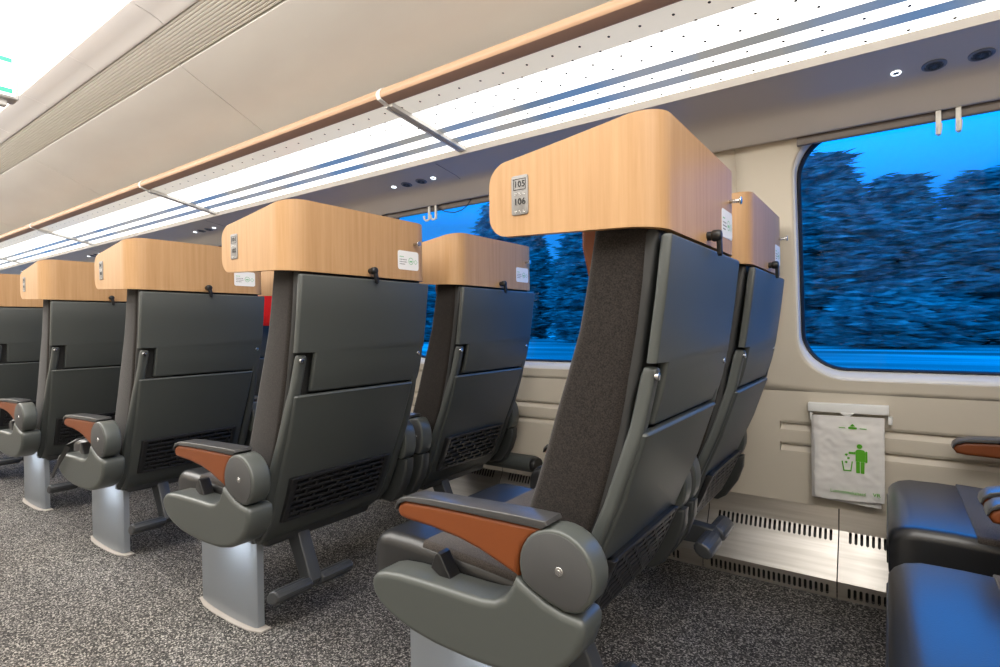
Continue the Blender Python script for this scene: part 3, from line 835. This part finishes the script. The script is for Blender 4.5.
    disc(bm, 'x', yk, 1.188, 0.0095, -0.318, -0.303, 0.001, 14); disc(bm, 'x', yk, 1.188, 0.0125, -0.308, -0.286, 0.006, 20)
    puff(bm, [(yk - 0.007, 1.190), (yk + 0.008, 1.186), (yk + 0.014, 1.152), (yk + 0.008, 1.145), (yk + 0.001, 1.149)], 'x', -0.297, -0.287, 0.002, 2)
    add('tray_latch', bm, M['black'])
    # sticker with small print
    bm = bmesh.new()
    puff(bm, rrect(SY + 0.137, SY + 0.239, 1.205, 1.272, 0.009, 4), 'x', -0.3162, -0.3152, 0.0002, 1)
    stk = add('sticker', bm, M['sticker'])
    bm = bmesh.new()
    for i, (w, z) in enumerate(((0.020, 1.2505), (0.034, 1.2405), (0.036, 1.2325), (0.026, 1.2245))):
        y = SY + 0.145; x = 0
        while x < w - 0.002:
            l = random.uniform(0.004, 0.009); l = min(l, w - x)
            puff(bm, rrect(y + x, y + x + l, z - .0016, z + .0016, .0006, 1), 'x', -0.3153, -0.3148, 0.0001, 1, mi=0 if i == 0 else 1); x += l + 0.0016
    for cy, cz, r, n in ((SY + 0.200, 1.2375, 0.0125, 20), (SY + 0.2235, 1.2355, 0.0095, 4)):
        o_ = [(cy + r * math.cos(2 * PI * t / n), cz + r * math.sin(2 * PI * t / n)) for t in range(n)]
        i_ = [(cy + (r - .0022) * math.cos(2 * PI * t / n), cz + (r - .0022) * math.sin(2 * PI * t / n)) for t in range(n)]
        rings(bm, [[(-0.3149, a, b_) for a, b_ in o_], [(-0.3149, a, b_) for a, b_ in i_]], caps=False)
    puff(bm, rrect(SY + .193, SY + .207, 1.233, 1.239, .001, 1), 'x', -0.3153, -0.3148, 0.0001, 1)
    new_obj('small_print', bm, [M['green_text'], M['ink_grey']], stk, smooth=False, off=SO)
    # seat cushion
    bm = bmesh.new()
    loft(bm, 'x', [(-1.080, SY - 0.250, SY + 0.236, 0.372, 0.442, 0.03), (-1.076, SY - 0.260, SY + 0.246, 0.354, 0.458, 0.03), (-1.066, SY - 0.267, SY + 0.254, 0.340, 0.471, 0.03), (-1.048, SY - 0.273, SY + 0.260, 0.329, 0.482, 0.03), (-1.02, SY - 0.275, SY + 0.263, 0.324, 0.488, 0.03),
                   (-0.95, SY - 0.275, SY + 0.263, 0.325, 0.489, 0.03), (-0.75, SY - 0.275, SY + 0.263, 0.345, 0.481, 0.03), (-0.60, SY - 0.272, SY + 0.260, 0.36, 0.470, 0.03)], 0.03, 0.003, 6)
    cu = add('seat_cushion', bm, M['leather_dark'])
    bm = bmesh.new()
    loft(bm, 'x', [(-0.905, SY - 0.268, SY + 0.256, 0.462, 0.4912, 0.024), (-0.75, SY - 0.268, SY + 0.256, 0.455, 0.4838, 0.024), (-0.62, SY - 0.266, SY + 0.254, 0.45, 0.4740, 0.024)], 0.024, 0.002, 6)
    add('cushion_fabric', bm, M['fabric_seat'], cu)
    bm = bmesh.new()
    loft(bm, 'x', [(-1.00, SY - 0.20, SY + 0.20, 0.285, 0.335), (-0.58, SY - 0.22, SY + 0.22, 0.285, 0.37)], 0.015, 0.01, 4)
    add('seat_pan', bm, M['dark'])
    # foot rest
    bm = bmesh.new()
    yc = SY - 0.075
    if not raised: fx, fz = -0.535, 0.135
    else: fx, fz = -0.470, 0.295
    top = (-0.60, 0.30) if raised else (-0.62, 0.30)
    loft(bm, 'y', [(yc - 0.026, 0, 1, 0, 1), (yc + 0.026, 0, 1, 0, 1)], 0.1, 0, 2) if False else None
    dx, dz = fx - top[0], fz - top[1]; ln = math.hypot(dx, dz); nx, nz = -dz / ln, dx / ln
    w0, w1 = 0.036, 0.028
    puff(bm, [(top[0] + nx * w0, top[1] + nz * w0), (fx + nx * w1, fz + nz * w1), (fx + dx / ln * .01, fz + dz / ln * .01), (fx - nx * w1, fz - nz * w1), (top[0] - nx * w0, top[1] - nz * w0)], 'y', yc - 0.024, yc + 0.024, 0.006, 3)
    stem = add('footrest_arm', bm, M['footrest'])
    bm = bmesh.new()
    ang = math.atan2(dz, dx)
    for a, b_ in ((yc - 0.152, yc - 0.018), (yc + 0.018, yc + 0.152)):
        oval = []
        for t in range(28):
            q = 2 * PI * t / 28; rr_ = 1 + (0.05 if t % 2 else 0)
            u, v_ = (0.030 if raised else 0.036) * rr_ * math.cos(q), 0.022 * rr_ * math.sin(q)
            th = ang - 0.5 if raised else ang - PI / 2
            oval.append((fx + u * math.cos(th) - v_ * math.sin(th), fz + u * math.sin(th) + v_ * math.cos(th)))
        puff(bm, oval, 'y', a, b_, 0.010, 3)
    disc(bm, 'y', fx, fz, 0.014, yc - 0.03, yc + 0.03, 0.002, 16)
    add('footrest_bar', bm, M['footrest'], stem, ang=20)
    if aisle:
        bm = bmesh.new()
        puff(bm, [(-0.998, 0.988), (-0.95, 0.981), (-0.90, 0.978), (-0.82, 0.976), (-0.74, 0.977), (-0.69, 0.980), (-0.645, 0.985), (-0.636, 0.992), (-0.634, 1.014), (-0.998, 1.014)], 'z', 0.004, 0.345, 0.003, 2)
        ped = add('pedestal', bm, M['pedestal'])
        bm = bmesh.new()
        puff(bm, [(-1.018, 0.985), (-0.95, 0.966), (-0.88, 0.960), (-0.74, 0.960), (-0.66, 0.966), (-0.605, 0.985), (-0.605, 1.02), (-1.018, 1.02)], 'z', 0.0, 0.0045, 0.001, 1)
        add('floor_plate', bm, mat('floor_plate', (0.40, 0.36, 0.32), 0.5) if 'fp' not in M else M['fp'], ped)
        arm_parts(root, -1, True); arm_parts(root, 1, False)
        bm = bmesh.new(); box(bm, -0.80, -0.70, 1.010, SY + 0.355, 0.262, 0.298, 0.004); add('support_beam', bm, M['dark'])
    else:
        arm_parts(root, -1, False); arm_parts(root, 1, False)
        bm = bmesh.new(); box(bm, -0.80, -0.70, SY - 0.36, 2.392 - WY, 0.262, 0.298, 0.004)
        add('support_beam', bm, M['dark'])
    return root

def copy_tree(o, parent=None):
    c_ = o.copy(); C.objects.link(c_)
    if parent is not None: c_.parent = parent
    for ch in list(o.children): copy_tree(ch, c_)
    return c_

aisle_labels = {
    0: 'aisle-side seat at the bottom right corner, only its bright blue-lit cushion in view',
    1: 'largest train seat in the middle with number plate 105 106 on its wooden hood',
    2: 'second aisle-side seat, left of the largest seat, silver pedestal and footrest showing',
    3: 'third aisle-side seat with a black strap dangling over its armrest',
    4: 'fourth aisle-side seat, next beyond the seat with the dangling strap',
    5: 'fifth aisle-side seat, cut by the left edge of the photo, orange armrest at the edge',
    6: 'sixth aisle-side seat at the far left, only a strip of it showing'}
window_labels = {
    0: 'window-side seat at the right edge below the rubbish bag, dark cushion and two armrests showing',
    1: 'window-side seat right behind the largest seat, its hood in front of the cream wall',
    2: 'window-side seat in front of the left window, between the two biggest wooden hoods',
    3: 'window-side seat mostly hidden behind the second aisle seat, a sliver of hood showing',
    4: 'window-side seat with the red jacket hung on its back'}
A1 = make_seat(True); W1 = make_seat(False, True); W2 = make_seat(False)
A = {1: A1}; W = {1: W1, 2: W2}
for n in (0, 2, 3, 4, 5, 6):
    A[n] = copy_tree(A1); A[n].location = (SX - (n - 1) * PITCH, SY, 0)
for n in (0, 2, 3, 4):
    if n != 2: W[n] = copy_tree(W2)
    W[n].location = (SX - (n - 1) * PITCH, SY + WY, 0)
W1.location = (SX, SY + WY, 0)
for n, o in A.items(): tag(o, aisle_labels[n], 'seat', 'aisle-side train seats')
for n, o in W.items(): tag(o, window_labels[n], 'seat', 'window-side train seats')
# seat numbers
for n, (a, b_) in {0: ('109', '110'), 1: ('105', '106'), 2: ('101', '102'), 3: ('97', '98'), 4: ('93', '94'), 5: ('89', '90'), 6: ('85', '86')}.items():
    yf = SY - 0.2925
    bm = bmesh.new(); puff(bm, rrect(-0.618, -0.5785, 1.2225, 1.3015, 0.005, 4), 'y', yf - 0.0022, yf + 0.001, 0.0008, 2)
    pl = new_obj('number_plate', bm, M['plate'], A[n], off=SO)
    bm = bmesh.new()
    add_text(bm, a, 0.0172, Matrix.Translation((-0.598, yf - 0.0026, 1.2835)) @ FACE_AISLE)
    add_text(bm, b_, 0.0180, Matrix.Translation((-0.598, yf - 0.0026, 1.2485)) @ FACE_AISLE)
    for p0, p1, q0, q1 in ((-0.6125, -0.5840, 1.2935, 1.2945), (-0.6125, -0.5840, 1.2725, 1.2735), (-0.6130, -0.6120, 1.2725, 1.2945), (-0.5845, -0.5835, 1.2725, 1.2945)):
        box(bm, p0, p1, yf - 0.0028, yf - 0.0020, q0, q1)
    new_obj('seat_number', bm, M['ink'], pl, smooth=False, off=SO)
    bm = bmesh.new()
    for zc in (1.2655, 1.2305):
        for i, (u, w) in enumerate(((0, 0), (.003, 0), (0, -.003), (.010, 0), (.013, -.003), (.019, 0), (.019, -.003), (.022, -.003))):
            bmesh.ops.create_icosphere(bm, subdivisions=1, radius=0.0011, matrix=Matrix.Translation((-0.609 + u, yf - 0.0022, zc + w)))
    new_obj('braille_dots', bm, M['alu'], pl, off=SO)

# ------------------------------------------------------------------ bits and pieces on the seats
# red jacket on the peg of the fourth-row window seat
jx = -0.2885 - 3 * PITCH; jy = SY + WY + 0.2165
jk = thing('jacket', (jx, jy, 1.25), 'red jacket hanging on the back of a far window-side seat, a red sliver', 'jacket')
bm = bmesh.new()
secs = []
for z, w, d in ((1.295, 0.018, 0.012), (1.27, 0.05, 0.02), (1.22, 0.11, 0.026), (1.16, 0.14, 0.034), (1.10, 0.15, 0.040), (1.045, 0.15, 0.042), (1.025, 0.145, 0.036)):
    ring = []
    for t in range(28):
        q = 2 * PI * t / 28; fo = 1 + 0.10 * math.sin(5 * q + z * 9)
        ring.append((jx + 0.006 + d + d * math.sin(q) * fo, jy - 0.06 + w * math.cos(q) * (1 + 0.04 * math.sin(7 * q + 14 * z)), z))
    secs.append(ring)
rings(bm, secs); new_obj('jacket_body', bm, M['red'], jk, off=(jx, jy, 1.25))
bm = bmesh.new(); tube(bm, [(jx + .012, jy - 0.155, 1.205), (jx + .02, jy - 0.13, 1.225), (jx + .02, jy - 0.10, 1.235), (jx + 0.018, jy - 0.06, 1.25)], 0.013, 10)
tag(new_obj('collar', bm, M['white'], jk, off=(jx, jy, 1.25)), 'white collar')

# dark bag on the third aisle seat, strap over the armrest
bx, by = -0.80 - 2 * PITCH, SY
bg = thing('shoulder_bag', (bx, by, 0.49), 'small black shoulder bag on the third aisle-side seat, its strap hanging over the armrest', 'bag')
bm = bmesh.new()
loft(bm, 'z', [(0.4925, bx - 0.10, bx + 0.10, by - 0.17, by + 0.15, .04), (0.54, bx - 0.11, bx + 0.105, by - 0.18, by + 0.16, .05), (0.60, bx - 0.09, bx + 0.09, by - 0.16, by + 0.14, .04)], 0.04, 0.02, 5)
new_obj('bag_body', bm, fabric('black_nylon', (0.008, 0.008, 0.009), (0.02, 0.02, 0.022)), bg, off=(bx, by, 0.49))
bm = bmesh.new()
x3 = -2 * PITCH
stp = [(x3 - 0.72, by - 0.17, 0.575), (x3 - 0.715, 0.99, 0.585), (x3 - 0.70, 0.945, 0.56), (x3 - 0.72, 0.905, 0.548), (x3 - 0.76, 0.865, 0.525), (x3 - 0.80, 0.838, 0.475), (x3 - 0.86, 0.828, 0.43), (x3 - 0.93, 0.826, 0.37), (x3 - 0.965, 0.826, 0.33)]
stp = [(x3 - 0.755, by - 0.15, 0.55), (x3 - 0.75, 1.0, 0.552), (x3 - 0.75, 0.945, 0.545), (x3 - 0.755, 0.90, 0.535), (x3 - 0.77, 0.862, 0.522), (x3 - 0.80, 0.842, 0.495), (x3 - 0.86, 0.836, 0.44), (x3 - 0.93, 0.833, 0.385), (x3 - 0.985, 0.832, 0.335)]
rs = []
for i, p in enumerate(stp):
    d = Vector(stp[min(i + 1, len(stp) - 1)]) - Vector(stp[max(i - 1, 0)]); d.normalize()
    w = Vector((0.6, 0, 0.8)) if i > 4 else Vector((1, 0, 0))
    w = (w - d * w.dot(d)).normalized() * 0.010; t = d.cross(w).normalized() * 0.0018
    P = Vector(p); rs.append([tuple(P + w + t), tuple(P - w + t), tuple(P - w - t), tuple(P + w - t)])
rings(bm, rs); new_obj('strap', bm, M['black'], bg, off=(bx, by, 0.49))

# ------------------------------------------------------------------ rubbish bag on the wall
yb = 2.374
hd = thing('bag_holder', (-0.122, yb, 0.68), 'white plastic holder bar fixed to the wall above the rubbish bag', 'bag holder')
HO = (-0.122, yb, 0.68)
bm = bmesh.new(); loft(bm, 'x', [(-0.247, yb - .030, yb + 0.016, 0.664, 0.697), (0.003, yb - .030, yb + 0.016, 0.668, 0.701)], 0.004, 0.002, 3)
bar = new_obj('holder_bar', bm, M['white'], hd, off=HO)
bm = bmesh.new()
box(bm, 0.000, 0.013, yb - 0.022, yb + 0.014, 0.634, 0.662, 0.002); box(bm, -0.242, -0.233, yb - 0.022, yb + 0.014, 0.632, 0.660, 0.002)
puff(bm, [(-0.145 + 0.046 * t / 12, 0.668 - 0.013 * math.sin(PI * t / 12)) for t in range(13)], 'y', yb - 0.034, yb - 0.024, 0.002, 2)
new_obj('holder_tab', bm, M['white'], hd, off=HO)
def bag_sheet(x0, x1, zt_, zb_, ybase, tilt, seed, crumple):
    from mathutils import noise as mn
    bm = bmesh.new(); nx, nz = 44, 60
    fr_, bk = [], []
    for j in range(nz + 1):
        v_ = j / nz; a, b_ = [], []
        for i in range(nx + 1):
            u = i / nx
            x = x0 + (x1 - x0) * u; z = zt_ + (zb_ - zt_) * v_ + tilt * u * (0.4 + 0.6 * v_)
            h = mn.noise(Vector((x * 22 + seed, z * 34, seed))) * 0.6 + mn.noise(Vector((x * 50, z * 62 + seed, 3.1))) * 0.35 + mn.noise(Vector((x * 9, z * 11, seed * 2))) * 0.8
            d = crumple * h * min(1, 8 * v_ + 0.2)
            ed = 0.004 * min(1, u * 14, (1 - u) * 14)
            a.append((x, ybase - ed - d - 0.004 * math.sin(PI * v_), z)); b_.append((x, ybase + ed * 0.5 + 0.002, z))
        fr_.append(a); bk.append(b_)
    vf = [[bm.verts.new(p) for p in r_] for r_ in fr_]; vb = [[bm.verts.new(p) for p in r_] for r_ in bk]
    for j in range(nz):
        for i in range(nx):
            bm.faces.new((vf[j][i], vf[j][i + 1], vf[j + 1][i + 1], vf[j + 1][i])); bm.faces.new((vb[j][i], vb[j + 1][i], vb[j + 1][i + 1], vb[j][i + 1]))
        for i in (0, nx): bm.faces.new((vf[j][i], vf[j + 1][i], vb[j + 1][i], vb[j][i]))
    for i in range(nx):
        for j in (0, nz): bm.faces.new((vf[j][i], vf[j][i + 1], vb[j][i + 1], vb[j][i]))
    return bm
BO = (-0.12, 2.345, 0.50)
bagt = thing('rubbish_bag', BO, 'white plastic rubbish bag with green bin pictogram hanging on the wall under the window', 'bag')
new_obj('bag_front', bag_sheet(-0.228, -0.010, 0.654, 0.345, 2.338, 0.012, 2.0, 0.0045), M['bag'], bagt, off=BO, ang=80)
new_obj('bag_behind', bag_sheet(-0.236, -0.020, 0.650, 0.343, 2.352, -0.010, 7.0, 0.003), M['bag'], bagt, off=BO, ang=80)
bm = bmesh.new()
yf = 2.3275
def flat(poly): rings(bm, [[(a, y, b_) for a, b_ in poly] for y in (yf, yf + 0.0018)])
def circ(cx, cz, r, n=18): return [(cx + r * math.cos(2 * PI * t / n), cz + r * math.sin(2 * PI * t / n)) for t in range(n)]
flat(circ(-0.0835, 0.5525, 0.0085))                                            # head
flat([(-0.0955, 0.498), (-0.0665, 0.498), (-0.0665, 0.533), (-0.070, 0.5395), (-0.075, 0.541), (-0.087, 0.541), (-0.092, 0.5395), (-0.0955, 0.535)])                          # trunk
flat(rrect(-0.0940, -0.0825, 0.456, 0.4975, 0.002, 2)); flat(rrect(-0.0805, -0.0690, 0.456, 0.4975, 0.002, 2))   # legs
flat([(-0.1165, 0.5225), (-0.1165, 0.5305), (-0.099, 0.5305), (-0.0958, 0.534), (-0.0958, 0.5225)])    # arm over the bin
flat(rrect(-0.0663, -0.0600, 0.496, 0.537, 0.003, 3))                          # other arm
new_obj('person_symbol', bm, M['green'], bagt, smooth=False, off=BO); bm = bmesh.new()
flat([(-0.1385, 0.4955), (-0.1345, 0.4955), (-0.1295, 0.4635), (-0.1115, 0.4640), (-0.1075, 0.4965), (-0.1035, 0.4965), (-0.1083, 0.4595), (-0.1330, 0.4590)])   # bin
for cx, cz, rot in ((-0.1235, 0.519, .3), (-0.117, 0.507, .7), (-0.124, 0.492, .2)):
    flat([(cx + 0.0052 * math.cos(rot + PI / 2 * t), cz + 0.0052 * math.sin(rot + PI / 2 * t)) for t in range(4)])
new_obj('bin_symbol', bm, M['green'], bagt, smooth=False, off=BO); bm = bmesh.new()
flat([(-0.1125, 0.6225), (-0.0965, 0.6235), (-0.1045, 0.6325)])                # arrow
flat(rrect(-0.147, -0.126, 0.6145, 0.617, .001, 1)); flat(rrect(-0.118, -0.091, 0.6130, 0.6205, .003, 2)); flat(rrect(-0.083, -0.062, 0.6155, 0.618, .001, 1))
new_obj('arrow_mark', bm, M['green'], bagt, smooth=False, off=BO); bm = bmesh.new()
add_text(bm, 'Luonnonmukaisesti', 0.0165, Matrix.Translation((-0.119, yf + 0.0006, 0.3815)) @ FACE_AISLE, squeeze=0.80)
new_obj('bag_lettering', bm, M['green'], bagt, smooth=False, off=BO); bm = bmesh.new()
add_text(bm, 'VR', 0.0175, Matrix.Translation((-0.0335, yf + 0.0006, 0.3845)) @ FACE_AISLE @ Matrix.Shear('XZ', 4, (0.0, 0.0)), squeeze=1.05)
new_obj('logo_lettering', bm, M['green'], bagt, smooth=False, off=BO)

wb = thing('wall_box', (-1.70, 2.33, 0.30), 'dark rounded box at the foot of the wall behind the second-row window seat', 'box')
bm = bmesh.new(); loft(bm, 'x', [(-1.95, 2.285, 2.380, 0.262, 0.338), (-1.462, 2.285, 2.380, 0.262, 0.338)], 0.034, 0.004, 5); new_obj('box_body', bm, M['grey'], wb, off=(-1.70, 2.33, 0.30))
bm = bmesh.new(); loft(bm, 'x', [(-1.463, 2.287, 2.378, 0.264, 0.336), (-1.435, 2.290, 2.375, 0.268, 0.332)], 0.032, 0.006, 5); new_obj('end_cap', bm, M['black'], wb, off=(-1.70, 2.33, 0.30))
# ------------------------------------------------------------------ emergency exit sign over the aisle
GO = (-2.5, 0.42, 1.90)
sg = thing('exit_sign', GO, 'white hanging sign box with green bands at the top left corner', 'sign')
bm = bmesh.new(); box(bm, -2.575, -2.504, 0.20, 0.598, 1.822, 1.975, 0.006); new_obj('sign_box', bm, M['sign_case'], sg, off=GO)
bm = bmesh.new(); box(bm, -2.504, -2.498, 0.205, 0.586, 1.830, 1.970); new_obj('sign_face', bm, M['sign_white'], sg, smooth=False, off=GO)
bm = bmesh.new(); box(bm, -2.499, -2.4965, 0.215, 0.578, 1.945, 1.960); box(bm, -2.499, -2.4965, 0.215, 0.578, 1.838, 1.854); new_obj('green_band', bm, M['sign_green'], sg, smooth=False, off=GO)
bm = bmesh.new(); box(bm, -2.56, -2.52, 0.32, 0.48, 1.973, 2.115); box(bm, -2.56, -2.525, 0.47, 0.57, 1.800, 1.824, 0.004); new_obj('sign_mount', bm, M['sign_case'], sg, smooth=False, off=GO)

# ------------------------------------------------------------------ outside
bm = bmesh.new(); box(bm, -160, 80, 3.2, 170, -1.5, -1.3)
M['ground'] = mat('pale_ground', (0.2, 0.2, 0.2), 0.6)
nt, N, L, b = nodes(M['ground'])
f = noise(nt, coords(nt, (0.03, 0.16, 1)), 1.0, 4)
L.new(ramp(nt, f, [(0.38, (0.03, 0.05, 0.04)), (0.50, (0.13, 0.16, 0.15)), (0.60, (0.34, 0.36, 0.34))]), b.inputs['Base Color'])
structure(new_obj('ground', bm, M['ground'], smooth=False), 'ground outside the windows')

M['leaf'] = mat('foliage', (0.06, 0.10, 0.10), 0.6)
nt, N, L, b = nodes(M['leaf'])
L.new(ramp(nt, noise(nt, coords(nt), 0.7, 3), [(0.35, (0.04, 0.075, 0.075)), (0.7, (0.19, 0.30, 0.27))]), b.inputs['Base Color'])
def tree_mesh(seed, h, wd, dense):
    rnd = random.Random(seed); bm = bmesh.new()
    for i in range(dense):
        t = rnd.random() ** 0.9
        z = 0.3 + (h - 0.3) * t
        rad = wd * (0.55 + 0.55 * math.sin(PI * min(1, 0.15 + 0.80 * t))) * (1 - 0.55 * max(0, t - .6) / .4)
        a = rnd.uniform(0, 2 * PI); q = rad * rnd.random() ** 0.6
        cx, cy, cz = q * math.cos(a), q * math.sin(a) * 0.7, z
        for _ in range(8):
            P = Vector((cx + rnd.gauss(0, .75), cy + rnd.gauss(0, .4), cz + rnd.gauss(0, .16)))
            l, w = rnd.uniform(.5, 1.2), rnd.uniform(.06, .16)
            ax = rnd.uniform(-0.16, 0.16); ay = rnd.uniform(-.5, .5); tl = rnd.uniform(-.9, .9)
            u = Vector((math.cos(ay) * math.cos(ax), math.sin(ay), math.sin(ax))) * l
            v_ = Vector((-math.sin(ax), math.sin(tl) * .8, math.cos(ax))) * w
            bm.faces.new([bm.verts.new(P - u), bm.verts.new(P - u * .2 + v_), bm.verts.new(P + u), bm.verts.new(P - u * .2 - v_)])
    return bm
kinds = []
for s_, h, wd, dn in ((1, 16.0, 4.2, 1000), (2, 20.0, 5.0, 1500), (3, 12.0, 4.4, 900), (4, 5.5, 4.0, 600)):
    bm = tree_mesh(s_, h, wd, dn)
    me = bpy.data.meshes.new('crown'); bm.to_mesh(me); bm.free(); me.materials.append(M['leaf'])
    bm = bmesh.new(); tube(bm, [(0, 0, -.1), (0.05, 0, 1.2), (0, 0.05, h * 0.5), (0, 0, h * 0.8)], [0.32, 0.26, 0.16, 0.05], 8)
    bmesh.ops.recalc_face_normals(bm, faces=bm.faces)
    mt = bpy.data.meshes.new('trunk'); bm.to_mesh(mt); bm.free(); mt.materials.append(M['bark'])
    kinds.append((me, mt))
tr_rnd = random.Random(21)
spots = [(-6.0, 68, 1), (7.5, 68, 0), (0.5, 58, 3), (14, 60, 3), (1.0, 84, 1), (-12, 86, 0), (14, 84, 1),
         (-73, 66, 1), (-60, 65, 2), (-47, 66, 1), (-33, 66, 0), (-18.5, 66, 1), (-67, 83, 0), (-53.5, 84, 1), (-39.8, 83, 1), (-25.3, 84, 2), (-86, 66, 0), (-80, 84, 1), (-101, 72, 1)]
for x, y, kd in spots:
    o = thing('tree', (x, y, -1.3), 'dark blue leafy tree outside the ' + ('large right window' if x > -20 else 'windows behind the seats'), 'tree', 'trees outside the ' + ('right window' if x > -20 else 'left windows'))
    o.rotation_euler = (0, 0, tr_rnd.choice((0, PI)) + tr_rnd.uniform(-.15, .15))
    for nm, me in (('crown', kinds[kd][0]), ('trunk', kinds[kd][1])):
        c_ = bpy.data.objects.new(nm, me); C.objects.link(c_); c_.parent = o

# ------------------------------------------------------------------ dusk sky
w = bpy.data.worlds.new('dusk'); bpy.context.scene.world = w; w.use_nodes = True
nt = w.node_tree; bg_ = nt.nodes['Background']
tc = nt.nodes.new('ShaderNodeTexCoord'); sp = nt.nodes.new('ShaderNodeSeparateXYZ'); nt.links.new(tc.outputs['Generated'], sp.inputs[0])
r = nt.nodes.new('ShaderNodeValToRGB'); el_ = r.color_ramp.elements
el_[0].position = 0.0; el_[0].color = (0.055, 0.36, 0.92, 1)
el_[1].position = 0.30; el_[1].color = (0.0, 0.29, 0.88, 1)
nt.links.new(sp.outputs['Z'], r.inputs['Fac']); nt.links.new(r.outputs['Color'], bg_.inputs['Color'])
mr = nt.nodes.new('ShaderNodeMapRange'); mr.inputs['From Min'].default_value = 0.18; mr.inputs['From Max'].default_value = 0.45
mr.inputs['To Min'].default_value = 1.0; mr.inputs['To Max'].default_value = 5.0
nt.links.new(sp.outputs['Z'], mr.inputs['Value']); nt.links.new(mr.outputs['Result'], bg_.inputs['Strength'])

# ------------------------------------------------------------------ camera and view
cam_d = bpy.data.cameras.new('camera'); cam = bpy.data.objects.new('camera', cam_d); C.objects.link(cam)
cam_d.sensor_width = 36.0; cam_d.lens = 544.188 * 36.0 / 1000.0; cam_d.clip_start = 0.02; cam_d.clip_end = 500
rv, uv_, fv = Vector((0.81442506, 0.58012385, -0.01296682)), Vector((0.00299463, 0.01814393, 0.9998309)), Vector((-0.58026102, 0.81432617, -0.01303961))
cam.matrix_world = Matrix(((rv.x, uv_.x, -fv.x, 0), (rv.y, uv_.y, -fv.y, 0), (rv.z, uv_.z, -fv.z, 1.0), (0, 0, 0, 1)))
sc = bpy.context.scene; sc.camera = cam
sc.view_settings.view_transform = 'Standard'; sc.view_settings.look = 'None'
sc.view_settings.exposure = 0.0; sc.view_settings.gamma = 1.0; sc.view_settings.use_curve_mapping = False
sc.cycles.use_denoising = True
sc.cycles.max_bounces = 8; sc.cycles.diffuse_bounces = 5; sc.cycles.glossy_bounces = 4; sc.cycles.transparent_max_bounces = 12
sc.cycles.caustics_reflective = False; sc.cycles.caustics_refractive = False
